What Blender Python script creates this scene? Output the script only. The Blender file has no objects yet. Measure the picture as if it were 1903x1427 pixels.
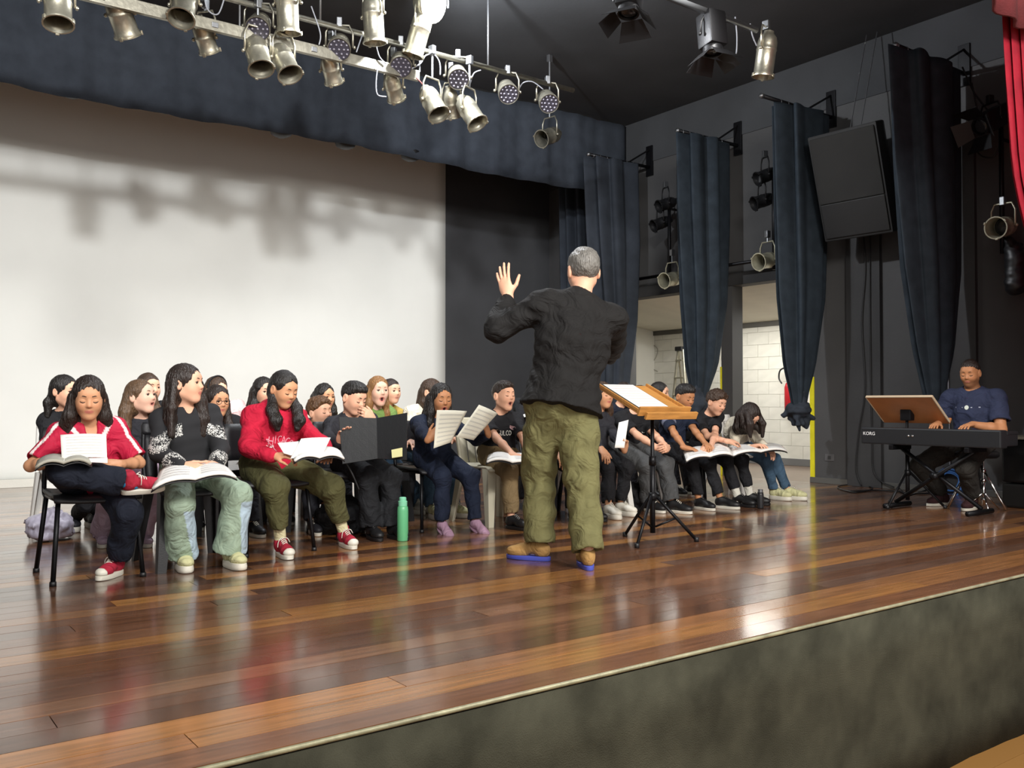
import bpy, bmesh, math, random
import numpy as np
from mathutils import Vector, Matrix, Euler
from mathutils.bvhtree import BVHTree

random.seed(7); np.random.seed(7)
SC = bpy.context.scene
COL = SC.collection

# ------------------------------------------------------------------ camera
# Stage floor is z = 0, the hall floor z = -0.84.  X runs along the stage front, Y goes upstage.
FPX, CXP, HORP = 1700.0, 951.5, 750.0          # focal length / principal point / horizon for a 1903 x 1427 frame
CAMZ = 0.91
YAW = math.radians(36.5)
FWD = Vector((math.sin(YAW), math.cos(YAW), 0)); RGT = Vector((math.cos(YAW), -math.sin(YAW), 0))
cam_d = bpy.data.cameras.new('camera'); cam = bpy.data.objects.new('camera', cam_d); COL.objects.link(cam)
cam_d.sensor_width = 36; cam_d.lens = 36*FPX/1903
cam.location = (0, 0, CAMZ)
cam.rotation_euler = (math.pi/2+math.atan((HORP-713.5)/FPX), 0, -YAW)
cam_d.clip_start = 0.05; cam_d.clip_end = 100
SC.camera = cam

# ------------------------------------------------------------------ world, exposure, big lights
w = bpy.data.worlds.new('world'); SC.world = w; w.use_nodes = True
w.node_tree.nodes['Background'].inputs[0].default_value = (1.0, 0.985, 0.96, 1)
w.node_tree.nodes['Background'].inputs[1].default_value = 0.66
SC.view_settings.view_transform = 'Standard'; SC.view_settings.look = 'None'
SC.view_settings.gamma = 1.0; SC.view_settings.use_curve_mapping = False
SC.view_settings.exposure = 0.5

def light(name, typ, loc, energy, color=(1,1,1), size=0.3, size_y=None, aim=None, spot=None, blend=0.5):
    d = bpy.data.lights.new(name, typ); o = bpy.data.objects.new(name, d); COL.objects.link(o)
    o.location = loc; d.energy = energy; d.color = color
    if typ == 'AREA':
        d.size = size
        if size_y: d.shape = 'RECTANGLE'; d.size_y = size_y
    elif typ in ('POINT', 'SPOT'):
        d.shadow_soft_size = size
    if typ == 'SPOT': d.spot_size = math.radians(spot); d.spot_blend = blend
    if aim is not None:
        o.rotation_euler = (Vector(aim)-Vector(loc)).to_track_quat('-Z', 'Y').to_euler()
    return o
# spotlight of the hall aimed at the screen, house lights over the first seat rows, added unseen floods that brighten the lower screen and singers, neon in the wing room
light('hall_spotlight', 'SPOT', (-0.7, -0.9, 4.75), 1750, (0.98, 0.99, 1.0), 0.20, aim=(4.1, 11.3, 2.6), spot=58, blend=0.8)
light('house_light', 'AREA', (0.2, -1.6, 4.5), 130, (1, 0.96, 0.9), 4.5, 1.4, aim=(2.5, 5.0, 0))
light('house_light', 'AREA', (3.0, -1.0, 4.3), 330, (1, 0.96, 0.9), 2.4, 1.2, aim=(7.6, 4.6, 0.6))
for bx in (0.6, 3.0, 5.4): light('added_screen_flood', 'SPOT', (bx, 4.5, 4.6), 420, (1, 0.98, 0.95), 0.16, aim=(bx+0.6, 9.4, 0.4), spot=60, blend=1.0)
light('wing_neon', 'AREA', (10.2, 8.6, 2.18), 40, (1, 0.98, 0.92), 1.8, 1.0, aim=(10.3, 8.6, 0))
light('wing_neon', 'AREA', (10.2, 6.6, 2.18), 30, (1, 0.98, 0.92), 1.8, 1.0, aim=(10.3, 6.6, 0))

def at(px, py, Y):
    """world point at upstage distance Y seen at photo pixel (px, py)"""
    u = (px-CXP)/FPX; v = (HORP-py)/FPX
    d = FWD+RGT*u+Vector((0, 0, v)); t = Y/d.y
    return Vector((0, 0, CAMZ))+d*t
def atx(px, py, X):
    u = (px-CXP)/FPX; v = (HORP-py)/FPX
    d = FWD+RGT*u+Vector((0, 0, v)); t = X/d.x
    return Vector((0, 0, CAMZ))+d*t
def flr(px, py, z=0.0):
    d = FPX*(CAMZ-z)/(py-HORP); u = (px-CXP)/FPX
    p = FWD*d+RGT*(u*d); p.z = z
    return p

# ------------------------------------------------------------------ materials
MATS = {}
def srgb(c):
    if isinstance(c, str):
        c = c.lstrip('#'); c = [int(c[i:i+2], 16)/255 for i in (0, 2, 4)]
    return tuple(((x/12.92) if x <= 0.04045 else ((x+0.055)/1.055)**2.4) for x in c)+(1,)
def mat(name, col, rough=0.6, metal=0.0, bump=0.0, bscale=200.0, var=0.0, vscale=8.0, spec=0.5, stretch=None, emit=None, estr=0, attr=None, trans=0, coat=0, wrinkle=0):
    if name in MATS: return MATS[name]
    m = bpy.data.materials.new(name); m.use_nodes = True; nt = m.node_tree; b = nt.nodes['Principled BSDF']
    c = srgb(col) if not (isinstance(col, tuple) and len(col) == 4) else col
    b.inputs['Base Color'].default_value = c; b.inputs['Roughness'].default_value = rough
    b.inputs['Metallic'].default_value = metal; b.inputs['Specular IOR Level'].default_value = spec
    if trans: b.inputs['Transmission Weight'].default_value = trans
    if coat: b.inputs['Coat Weight'].default_value = coat; b.inputs['Coat Roughness'].default_value = 0.15
    if emit is not None:
        b.inputs['Emission Color'].default_value = srgb(emit); b.inputs['Emission Strength'].default_value = estr
    tc = nt.nodes.new('ShaderNodeTexCoord'); src = tc.outputs['Object']
    if stretch:
        mp = nt.nodes.new('ShaderNodeMapping'); mp.inputs['Scale'].default_value = stretch
        nt.links.new(src, mp.inputs['Vector']); src = mp.outputs['Vector']
    base = None
    if attr:
        at_ = nt.nodes.new('ShaderNodeAttribute'); at_.attribute_name = attr; base = at_.outputs['Color']
        nt.links.new(base, b.inputs['Base Color'])
    if var:
        n = nt.nodes.new('ShaderNodeTexNoise'); n.inputs['Scale'].default_value = vscale; n.inputs['Detail'].default_value = 4
        nt.links.new(src, n.inputs['Vector'])
        mx = nt.nodes.new('ShaderNodeMix'); mx.data_type = 'RGBA'; mx.blend_type = 'MULTIPLY'
        mx.inputs['Factor'].default_value = 1
        rp = nt.nodes.new('ShaderNodeMapRange'); rp.inputs[1].default_value = 0.3; rp.inputs[2].default_value = 0.7
        rp.inputs[3].default_value = 1-var; rp.inputs[4].default_value = 1+var
        nt.links.new(n.outputs['Fac'], rp.inputs[0])
        if base is not None: nt.links.new(base, mx.inputs['A'])
        else: mx.inputs['A'].default_value = c
        nt.links.new(rp.outputs[0], mx.inputs['B']); nt.links.new(mx.outputs['Result'], b.inputs['Base Color'])
    if bump:
        n2 = nt.nodes.new('ShaderNodeTexNoise'); n2.inputs['Scale'].default_value = bscale; n2.inputs['Detail'].default_value = 3
        nt.links.new(src, n2.inputs['Vector'])
        bp = nt.nodes.new('ShaderNodeBump'); bp.inputs['Strength'].default_value = bump; bp.inputs['Distance'].default_value = 0.01
        nt.links.new(n2.outputs['Fac'], bp.inputs['Height']); nt.links.new(bp.outputs['Normal'], b.inputs['Normal'])
        if wrinkle:      # soft creases
            n4 = nt.nodes.new('ShaderNodeTexNoise'); n4.inputs['Scale'].default_value = 9; n4.inputs['Detail'].default_value = 2.5; n4.inputs['Distortion'].default_value = 1.4
            nt.links.new(src, n4.inputs['Vector'])
            b4 = nt.nodes.new('ShaderNodeBump'); b4.inputs['Strength'].default_value = wrinkle; b4.inputs['Distance'].default_value = 0.05
            nt.links.new(n4.outputs['Fac'], b4.inputs['Height']); nt.links.new(b4.outputs['Normal'], bp.inputs['Normal'])
    MATS[name] = m
    return m
def cloth(name, col, rough=0.85, var=0.10, bump=0.12, attr=None):
    return mat('cloth_'+name, col, rough, 0, bump, 110.0, var, 14.0, spec=0.25, attr=attr, wrinkle=0.55)

# ------------------------------------------------------------------ mesh helpers
def mesh_from(name, verts, faces, smooth=False):
    me = bpy.data.meshes.new(name)
    me.from_pydata([tuple(v) for v in verts], [], faces)
    if smooth: me.polygons.foreach_set('use_smooth', [True]*len(me.polygons))
    me.update()
    return me
def link(name, me, m=None, parent=None, loc=None, rot=None, scale=None):
    o = bpy.data.objects.new(name, me); COL.objects.link(o)
    if m is not None and me is not None and not me.materials: me.materials.append(m)
    if parent is not None: o.parent = parent
    if loc is not None: o.location = loc
    if rot is not None: o.rotation_euler = rot
    if scale is not None: o.scale = scale
    return o
def tag(o, label, cat, group=None, kind=None):
    o['label'] = label; o['category'] = cat
    if group: o['group'] = group
    if kind: o['kind'] = kind
    return o
def thing(name, label, cat, loc=(0,0,0), rotz=0, group=None):
    o = bpy.data.objects.new(name, None); COL.objects.link(o); o.empty_display_size = 0.1
    o.location = loc; o.rotation_euler = (0, 0, rotz)
    return tag(o, label, cat, group)
def struct(name, me, m, label=None, parent=None, loc=None):
    o = link(name, me, m, parent, loc); o['kind'] = 'structure'
    if label: o['label'] = label
    return o
class MB:
    def __init__(s): s.v = []; s.f = []
    def add(s, v, f):
        n = len(s.v); s.v += [Vector(x) for x in v]; s.f += [[i+n for i in q] for q in f]; return s
    def box(s, lo, hi, M=None):
        (a, b, c), (d, e, g) = lo, hi
        v = [Vector(p) for p in ((a,b,c),(d,b,c),(d,e,c),(a,e,c),(a,b,g),(d,b,g),(d,e,g),(a,e,g))]
        if M is not None: v = [M @ p for p in v]
        return s.add(v, [[3,2,1,0],[4,5,6,7],[0,1,5,4],[1,2,6,5],[2,3,7,6],[3,0,4,7]])
    def cbox(s, lo, hi, c=0.005, M=None):
        """box with all twelve edges chamfered"""
        bm = bmesh.new(); bmesh.ops.create_cube(bm, size=1)
        lo, hi = Vector(lo), Vector(hi); sz = hi-lo; ce = (hi+lo)/2
        for v in bm.verts: v.co = Vector((v.co.x*sz.x, v.co.y*sz.y, v.co.z*sz.z))+ce
        bmesh.ops.bevel(bm, geom=bm.edges[:], offset=min(c, min(sz)*0.45), segments=2, affect='EDGES', profile=0.6)
        bm.verts.ensure_lookup_table(); bm.verts.index_update()
        v = [M @ x.co if M is not None else x.co.copy() for x in bm.verts]; f = [[x.index for x in q.verts] for q in bm.faces]
        bm.free(); return s.add(v, f)
    def tube(s, pts, r, n=8, closed=False, smooth_n=0, flat=None, up=None):
        pts = [Vector(p) for p in pts]
        rs = list(r) if isinstance(r, (list, tuple)) else [r]*len(pts)
        if smooth_n:
            q, qr = [], []
            m = len(pts)
            for i in range(m-1 if not closed else m):
                p0, p1, p2, p3 = (pts[(i-1) % m] if closed else pts[max(i-1, 0)]), pts[i], pts[(i+1) % m], (pts[(i+2) % m] if closed else pts[min(i+2, m-1)])
                for k in range(smooth_n):
                    t = k/smooth_n
                    q.append(0.5*((2*p1)+(-p0+p2)*t+(2*p0-5*p1+4*p2-p3)*t*t+(-p0+3*p1-3*p2+p3)*t**3))
                    qr.append(rs[i]*(1-t)+rs[(i+1) % m]*t)
            if not closed: q.append(pts[-1]); qr.append(rs[-1])
            pts, rs = q, qr
        m = len(pts); v = []; f = []
        t0 = (pts[1]-pts[0]).normalized()
        ref = Vector(up) if up is not None else (Vector((0,0,1)) if abs(t0.z) < 0.9 else Vector((1,0,0)))
        nrm = (ref-t0*ref.dot(t0)).normalized()
        for i in range(m):
            if closed: t = (pts[(i+1) % m]-pts[i-1]).normalized()
            else: t = (pts[min(i+1, m-1)]-pts[max(i-1, 0)]).normalized()
            nrm = (nrm-t*nrm.dot(t)).normalized(); bi = t.cross(nrm)
            for k in range(n):
                a = 2*math.pi*k/n
                v.append(pts[i]+nrm*(math.cos(a)*rs[i]*(flat or 1))+bi*(math.sin(a)*rs[i]))
        for i in range(m if closed else m-1):
            j = (i+1) % m
            for k in range(n):
                l = (k+1) % n
                f.append([i*n+k, i*n+l, j*n+l, j*n+k])
        if not closed:
            f.append(list(range(n-1, -1, -1))); f.append([(m-1)*n+k for k in range(n)])
        return s.add(v, f)
    def lathe(s, prof, n=20, M=None, close=False):
        """prof: list of (r, z); revolve about z"""
        v = []; f = []; m = len(prof)
        for r, z in prof:
            for k in range(n):
                a = 2*math.pi*k/n; p = Vector((r*math.cos(a), r*math.sin(a), z))
                v.append(M @ p if M is not None else p)
        for i in range(m if close else m-1):
            j = (i+1) % m
            for k in range(n):
                l = (k+1) % n; f.append([i*n+k, i*n+l, j*n+l, j*n+k])
        if not close:
            if prof[0][0] > 1e-5: f.append([k for k in range(n-1, -1, -1)])
            if prof[-1][0] > 1e-5: f.append([(m-1)*n+k for k in range(n)])
        return s.add(v, f)
    def loft(s, rings, cap=True):
        n = len(rings[0]); v = [p for r in rings for p in r]; f = []
        for i in range(len(rings)-1):
            for k in range(n):
                l = (k+1) % n; f.append([i*n+k, i*n+l, (i+1)*n+l, (i+1)*n+k])
        if cap: f.append(list(range(n-1, -1, -1))); f.append([(len(rings)-1)*n+k for k in range(n)])
        return s.add(v, f)
    def sheet(s, grid, th=0.001):
        """grid: rows of points -> thin solid sheet"""
        R, C = len(grid), len(grid[0]); top = []; bot = []
        for i in range(R):
            for j in range(C):
                p = Vector(grid[i][j]); a = Vector(grid[min(i+1, R-1)][j])-Vector(grid[max(i-1, 0)][j]); b = Vector(grid[i][min(j+1, C-1)])-Vector(grid[i][max(j-1, 0)])
                n = a.cross(b).normalized(); top.append(p+n*th/2); bot.append(p-n*th/2)
        f = []; N = R*C
        for i in range(R-1):
            for j in range(C-1):
                a, b, c, d = i*C+j, (i+1)*C+j, (i+1)*C+j+1, i*C+j+1
                f.append([a, b, c, d]); f.append([N+d, N+c, N+b, N+a])
        edge = [j for j in range(C)]+[i*C+C-1 for i in range(1, R)]+[(R-1)*C+j for j in range(C-2, -1, -1)]+[i*C for i in range(R-2, 0, -1)]
        for k in range(len(edge)):
            a, b = edge[k], edge[(k+1) % len(edge)]; f.append([a, b, N+b, N+a])
        return s.add(top+bot, f)
    def mesh(s, name, smooth=False, angle=None):
        me = mesh_from(name, s.v, s.f, smooth or angle is not None)
        if angle is not None:
            me.set_sharp_from_angle(angle=math.radians(angle))
        return me
    def build(s, name, m, parent=None, smooth=False, angle=None, loc=None, rot=None):
        return link(name, s.mesh(name, smooth, angle), m, parent, loc, rot)
def copy_thing(root, label=None):
    c = root.copy(); COL.objects.link(c)
    if label: c['label'] = label
    for ch in list(root.children):
        d = ch.copy(); COL.objects.link(d); d.parent = c
        for g in list(ch.children):
            e = g.copy(); COL.objects.link(e); e.parent = d
    return c
# ================================================================== THE SETTING
WX = 9.1; BY = 11.3; FY = 2.33; CEIL = 4.9; LX = -3.2; HZ = -0.84
def floor_mat():
    m = bpy.data.materials.new('varnished_floorboard'); m.use_nodes = True; nt = m.node_tree; b = nt.nodes['Principled BSDF']
    oi = nt.nodes.new('ShaderNodeObjectInfo'); tc = nt.nodes.new('ShaderNodeTexCoord')
    mp = nt.nodes.new('ShaderNodeMapping'); mp.inputs['Scale'].default_value = (1.2, 22, 22)
    ad = nt.nodes.new('ShaderNodeVectorMath'); ad.operation = 'ADD'
    ge = nt.nodes.new('ShaderNodeNewGeometry')
    nt.links.new(ge.outputs['Position'], ad.inputs[0]); nt.links.new(oi.outputs['Random'], ad.inputs[1])
    nt.links.new(ad.outputs[0], mp.inputs['Vector'])
    n = nt.nodes.new('ShaderNodeTexNoise'); n.inputs['Scale'].default_value = 2.0; n.inputs['Detail'].default_value = 6; n.inputs['Distortion'].default_value = 0.4
    nt.links.new(mp.outputs[0], n.inputs['Vector'])
    mr = nt.nodes.new('ShaderNodeMapRange'); mr.inputs[1].default_value = 0.3; mr.inputs[2].default_value = 0.7; mr.inputs[3].default_value = 0.68; mr.inputs[4].default_value = 1.25
    nt.links.new(n.outputs['Fac'], mr.inputs[0])
    mx = nt.nodes.new('ShaderNodeMix'); mx.data_type = 'RGBA'; mx.blend_type = 'MULTIPLY'; mx.inputs['Factor'].default_value = 1
    nt.links.new(oi.outputs['Color'], mx.inputs['A']); nt.links.new(mr.outputs[0], mx.inputs['B']); nt.links.new(mx.outputs['Result'], b.inputs['Base Color'])
    # worn varnish: gloss changes in big soft patches
    n2 = nt.nodes.new('ShaderNodeTexNoise'); n2.inputs['Scale'].default_value = 1.7; n2.inputs['Detail'].default_value = 5
    nt.links.new(ge.outputs['Position'], n2.inputs['Vector'])
    m2 = nt.nodes.new('ShaderNodeMapRange'); m2.inputs[1].default_value = 0.3; m2.inputs[2].default_value = 0.7; m2.inputs[3].default_value = 0.16; m2.inputs[4].default_value = 0.30
    nt.links.new(n2.outputs['Fac'], m2.inputs[0]); nt.links.new(m2.outputs[0], b.inputs['Roughness'])
    bp = nt.nodes.new('ShaderNodeBump'); bp.inputs['Strength'].default_value = 0.03; bp.inputs['Distance'].default_value = 0.01
    n3 = nt.nodes.new('ShaderNodeTexNoise'); n3.inputs['Scale'].default_value = 3.0; n3.inputs['Detail'].default_value = 2
    nt.links.new(mp.outputs[0], n3.inputs['Vector'])
    nt.links.new(n3.outputs['Fac'], bp.inputs['Height']); nt.links.new(bp.outputs['Normal'], b.inputs['Normal'])
    b.inputs['Specular IOR Level'].default_value = 0.7; b.inputs['Coat Weight'].default_value = 0.55; b.inputs['Coat Roughness'].default_value = 0.12; b.inputs['Coat IOR'].default_value = 1.55
    return m
M_FLOOR = floor_mat()
M_GAP = mat('dark_gap', '#120a06', 0.7)
M_BLACKWALL = mat('black_wall_paint', '#3b3c3f', 0.75, 0, 0.15, 40, 0.15, 1.5)
M_GREYWALL = mat('dark_grey_wall_paint', '#4a4a4b', 0.7, 0, 0.12, 50, 0.12, 1.2)
M_PILASTER = mat('charcoal_wall_paint', '#343435', 0.7, 0, 0.12, 50, 0.15, 2)
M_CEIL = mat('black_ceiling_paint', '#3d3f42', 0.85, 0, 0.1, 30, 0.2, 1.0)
M_CARPET = mat('dark_green_carpet', '#3b3a30', 0.95, 0, 0.5, 240, 0.35, 5.0, spec=0.1)
M_WHITE = mat('white_block_paint', '#d6d4ca', 0.7, 0, 0.1, 60, 0.05, 2)
M_SCREEN = mat('matt_white_screen', '#e5e6e1', 0.85, 0, 0.03, 6, 0.02, 2, spec=0.2)
M_BLACKCLOTH = mat('black_drape_cloth', '#353a42', 0.9, 0, 0.2, 90, 0.15, 6, spec=0.15)
M_LEGCLOTH = mat('blue_black_drape_cloth', '#2b333b', 0.85, 0, 0.2, 90, 0.2, 8, spec=0.2)
M_YELLOW = mat('yellow_safety_paint', '#e6dc1e', 0.5, 0, 0.1, 40, 0.1, 8)
M_BLKMETAL = mat('black_metal', '#17171a', 0.42, 0.6, 0.05, 80)
M_BLKPLASTIC = mat('black_plastic', '#161618', 0.45, 0, 0.06, 120)
M_ALU = mat('worn_aluminium', '#b9b5a4', 0.34, 0.85, 0.15, 30, 0.12, 25)
M_STEEL = mat('grey_steel', '#8b8d90', 0.4, 0.9, 0.06, 60)
M_CHROME = mat('chrome', '#c8c8c8', 0.15, 1.0)
M_PAPER = mat('white_paper', '#eeece6', 0.75, 0, 0.02, 30, 0.03, 10)
M_WOOD = mat('light_wood', '#b98344', 0.45, 0, 0.08, 20, 0.2, 3, stretch=(3, 40, 3))
M_PLY = mat('plywood', '#a86a3c', 0.5, 0, 0.05, 20, 0.15, 2.5, stretch=(2, 2, 2))

# stage floor: a slab with every board on top
floor = struct('floor', MB().box((LX, FY+0.03, -0.1), (WX, BY, -0.021)).mesh('floor'), M_GAP, 'dark varnished plank floor of the stage')
unit = MB().box((-0.5, -0.5, -1), (0.5, 0.5, 0)).mesh('floorboard'); unit.materials.append(M_FLOOR)
PW = 0.128; y = FY; row = 0
rr = random.Random(3)
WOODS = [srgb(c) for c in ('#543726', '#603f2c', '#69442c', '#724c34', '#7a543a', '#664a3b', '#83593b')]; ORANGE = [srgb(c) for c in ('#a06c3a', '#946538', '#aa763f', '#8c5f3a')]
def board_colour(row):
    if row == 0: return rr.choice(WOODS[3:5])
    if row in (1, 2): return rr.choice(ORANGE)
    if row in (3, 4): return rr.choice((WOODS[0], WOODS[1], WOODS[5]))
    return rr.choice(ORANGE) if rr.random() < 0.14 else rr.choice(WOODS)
while y < BY-0.01:
    w_ = min(PW, BY-y); x = LX-rr.random()*2.5
    while x < WX:
        L = rr.uniform(2.6, 5.2); a = max(x, LX); b = min(x+L, WX)
        if b-a > 0.05:
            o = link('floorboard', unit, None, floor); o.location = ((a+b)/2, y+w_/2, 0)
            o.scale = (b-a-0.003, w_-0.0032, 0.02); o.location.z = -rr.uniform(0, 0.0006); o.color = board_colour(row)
        x += L
    y += PW; row += 1
# curved nosing strip and carpeted stage front
nos = MB().tube([(LX, FY-0.006, -0.008), (WX+1.5, FY-0.006, -0.008)], 0.008, 8)
struct('trim_1', nos.mesh('trim_1', True), mat('worn_edge_strip', '#8d8a70', 0.5, 0.3, 0.3, 30, 0.3, 12), 'thin worn metal strip along the stage edge')
fr = []
for i in range(121):
    x = LX+(WX+2-LX)*i/120
    fr.append([(x, FY-0.002+0.004*math.sin(x*7.1)+0.003*math.sin(x*17), -0.02+z*(HZ+0.02)) for z in (0, 0.25, 0.5, 0.75, 1.0)])
mb = MB(); mb.sheet(fr, 0.02)
struct('wall_front', mb.mesh('wall_front', True), M_CARPET, 'stage front covered in dark green carpet')
# hall floor with boards
hall = struct('floor_hall', MB().box((-6, -9, HZ-0.1), (12.5, FY+0.02, HZ-0.021)).mesh('floor_hall'), M_GAP, 'wooden floor of the hall below the stage')
hm = bpy.data.materials.new('hall_floorboard'); hm.use_nodes = True
hb = hm.node_tree.nodes['Principled BSDF']; hb.inputs['Roughness'].default_value = 0.35
oi = hm.node_tree.nodes.new('ShaderNodeObjectInfo'); rp = hm.node_tree.nodes.new('ShaderNodeValToRGB')
rp.color_ramp.elements[0].color = srgb('#7d5a30'); rp.color_ramp.elements[1].color = srgb('#9a703c')
hm.node_tree.links.new(oi.outputs['Random'], rp.inputs[0]); hm.node_tree.links.new(rp.outputs[0], hb.inputs['Base Color'])
unit2 = MB().box((-0.5, -0.5, -1), (0.5, 0.5, 0)).mesh('floorboard'); unit2.materials.append(hm)
yy = FY; k = 0
while yy > 0.2:
    x = 0.5-(k % 3)*0.9
    while x < 9:
        o = link('floorboard', unit2, None, hall); o.location = (x+1.35, yy-0.07, HZ); o.scale = (2.698, 0.137, 0.02); x += 2.7
    yy -= 0.139; k += 1
struct('floor_hall_rear', MB().box((-6, -9, HZ-0.02), (12.5, yy+0.0, HZ)).mesh('r'), hm, 'rear part of the hall floor')
struct('floor_hall_side', MB().box((-6, yy, HZ-0.02), (-1.31, FY, HZ)).mesh('r'), hm, 'side part of the hall floor')

# back wall, screen, ceiling, side walls
struct('wall_back', MB().box((LX, BY, -0.1), (12.8, BY+0.2, CEIL)).mesh('wall_back'), M_BLACKWALL, 'black painted back wall of the stage')
struct('ceiling', MB().box((LX, FY-0.3, CEIL), (12.8, BY+0.2, CEIL+0.2)).mesh('ceiling'), M_CEIL, 'black ceiling above the stage')
struct('wall_left', MB().box((LX-0.2, FY+0.02, -0.1), (LX, BY+0.2, CEIL)).mesh('wall_left'), M_GREYWALL, 'dark grey side wall at stage right')
OY0, OYc0, OYc1, OY1, LZ = 6.47, 7.62, 7.80, 9.55, 2.40
mb = MB()
mb.box((WX, FY, -0.1), (WX+0.2, OY0, CEIL))
mb.box((WX, OY0, LZ), (WX+0.2, OY1, CEIL))
mb.box((WX, OYc0, -0.1), (WX+0.2, OYc1, LZ))
mb.box((WX, OY1, -0.1), (WX+0.2, BY, CEIL))
struct('wall_right', mb.mesh('wall_right'), M_GREYWALL, 'dark grey side wall with two wide openings to the wings')
n = 2
for y0, y1, z1 in ((5.56, 5.97, 3.3), (4.53, 4.88, 3.62)):
    struct('trim_%d' % n, MB().cbox((WX-0.05, y0, 0.0), (WX+0.01, y1, z1), 0.004).mesh('trim'), M_PILASTER, 'flat dark pilaster on the grey side wall'); n += 1
struct('trim_%d' % n, MB().cbox((WX-0.02, OY0-0.02, LZ), (WX+0.01, OY1+0.02, LZ+0.16), 0.004).mesh('trim'), M_PILASTER, 'dark lintel beam above the wing openings'); n += 1
struct('trim_20', MB().box((WX-0.012, FY, 4.28), (WX+0.01, BY, CEIL)).mesh('trim'), M_CEIL, 'band coloured dark as shade along the top of the side wall')  # dark slab puts the shade below the ceiling into the wall colour
mb = MB(); mb.cbox((WX-0.03, FY, 0.0), (WX+0.01, OY0+0.0, 0.065), 0.004)
struct('baseboard_right', mb.mesh('baseboard_right'), mat('grey_baseboard', '#5b5a56', 0.5), 'low grey baseboard at the foot of the side wall')
struct('trim_%d' % n, MB().box((WX-0.012, OY0-0.05, 0.065), (WX+0.205, OY0+0.006, 1.22)).mesh('trim'), M_YELLOW, 'yellow painted edge of the wing opening'); n += 1
struct('trim_%d' % n, MB().box((WX-0.012, OYc1-0.01, 0.0), (WX+0.205, OYc1+0.012, 1.38)).mesh('trim'), M_YELLOW, 'yellow painted edge of the pillar between the openings'); n += 1

# wing room: block wall, sloping board ceiling, floor
WWX = 11.35
struct('floor_wing', MB().box((WX, 3.0, -0.1), (WWX+0.2, BY, -0.001)).mesh('floor_wing'), mat('grey_brown_wing_floor', '#6b5a4d', 0.25, 0, 0.05, 20, 0.15, 2), 'smooth grey-brown floor of the wing room')
wl = struct('wall_wing', MB().box((WWX+0.012, 3.0, -0.1), (WWX+0.2, BY, 3.2)).mesh('wall_wing'), mat('block_joint', '#cbc9bf', 0.8), 'white painted block wall of the wing room')
ub = MB().cbox((-0.012, -0.5, -0.5), (0.03, 0.5, 0.5), 0.004).mesh('block'); ub.materials.append(M_WHITE)
r = 0; z = 0.1
while z < 2.3:
    yv = 5.4-(0.2 if r % 2 else 0)
    while yv < 11.2:
        o = link('block', ub, None, wl); o.location = (WWX, yv+0.2, z+0.095); o.scale = (1, 0.397, 0.187); yv += 0.4
    z += 0.19; r += 1
struct('baseboard_wing', MB().cbox((WWX-0.03, 3.0, 0), (WWX+0.02, BY, 0.1), 0.004).mesh('baseboard_wing'), mat('grey_skirting', '#6f6f6f', 0.5), 'grey skirting of the wing room')
ce = MB(); ce.add([(WX+0.2, 3, 2.44), (WWX+0.2, 3, 2.14), (WWX+0.2, BY, 2.14), (WX+0.2, BY, 2.44), (WX+0.2, 3, 2.6), (WWX+0.2, 3, 2.6), (WWX+0.2, BY, 2.6), (WX+0.2, BY, 2.6)],
    [[3,2,1,0],[4,5,6,7],[0,1,5,4],[1,2,6,5],[2,3,7,6],[3,0,4,7]])
wc = struct('ceiling_wing', ce.mesh('ceiling_wing'), mat('cream_board_paint', '#d9d5c6', 0.6, 0, 0.1, 40, 0.05, 3), 'cream board ceiling of the wing room')
for i in range(9):
    t = (i+0.5)/9; x = WX+0.25+t*(WWX-WX-0.3); zc = 2.44-0.3*(x-WX-0.2)/(WWX-WX)
    b_ = MB().cbox((-0.115, -3.0, -0.012), (0.115, 3.0, 0.012), 0.004).build('plank', MATS['cream_board_paint'], wc)
    b_.location = (x, 8.2, zc-0.006); b_.rotation_euler = (0, math.atan(0.3/2.25), 0)
struct('trim_%d' % n, MB().cbox((WWX-0.04, 3, 2.08), (WWX+0.02, BY, 2.15), 0.004).mesh('trim'), mat('cable_tray', '#55534e', 0.6), 'dark conduit under the wing ceiling'); n += 1
struct('wall_wing_rear', MB().box((WX+0.2, BY-0.1, 0), (WWX+0.2, BY+0.1, 3)).mesh('w'), M_WHITE, 'white end wall of the wing room')

# projection screen (cyclorama) and its foot strip
scr = MB()
g = []
SXR = at(827, 500, BY-0.06).x
for i in range(49):
    x = LX+0.1+(SXR-LX-0.1)*i/48
    g.append([(x, BY-0.06+0.006*math.sin(x*2.3), 0.02+z*(4.85)) for z in np.linspace(0, 1, 24)])
scr.sheet(g, 0.006)
so = tag(scr.build('projection_screen', M_SCREEN, smooth=True), 'huge white projection screen covering the stage back wall', 'screen')
so2 = MB().cbox((LX+0.1, BY-0.14, 0.0), (SXR, BY-0.08, 0.09), 0.006).build('bottom_rail', M_WHITE, so)
# black border cloth in front of the screen, hem sagging a little between its ties
BOY = 9.5
g = []
bx0, bx1 = LX+0.05, WX-0.03
for i in range(181):
    x = bx0+(bx1-bx0)*i/180
    hem = 3.865-0.02*math.sin((x-1.0)*1.3)-0.012*abs(math.sin(x*2.6))
    g.append([(x, BOY+0.025*math.sin(x*9.0+0.3*math.sin(zz*2))*(1-0.3*zz)+0.01*math.sin(x*23), hem+(CEIL-0.02-hem)*zz) for zz in np.linspace(0, 1, 8)])
mb = MB(); mb.sheet(g, 0.008)
tag(mb.build('border_curtain', M_BLACKCLOTH, smooth=True), 'wide black border cloth hanging above the white screen', 'curtain')
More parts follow.
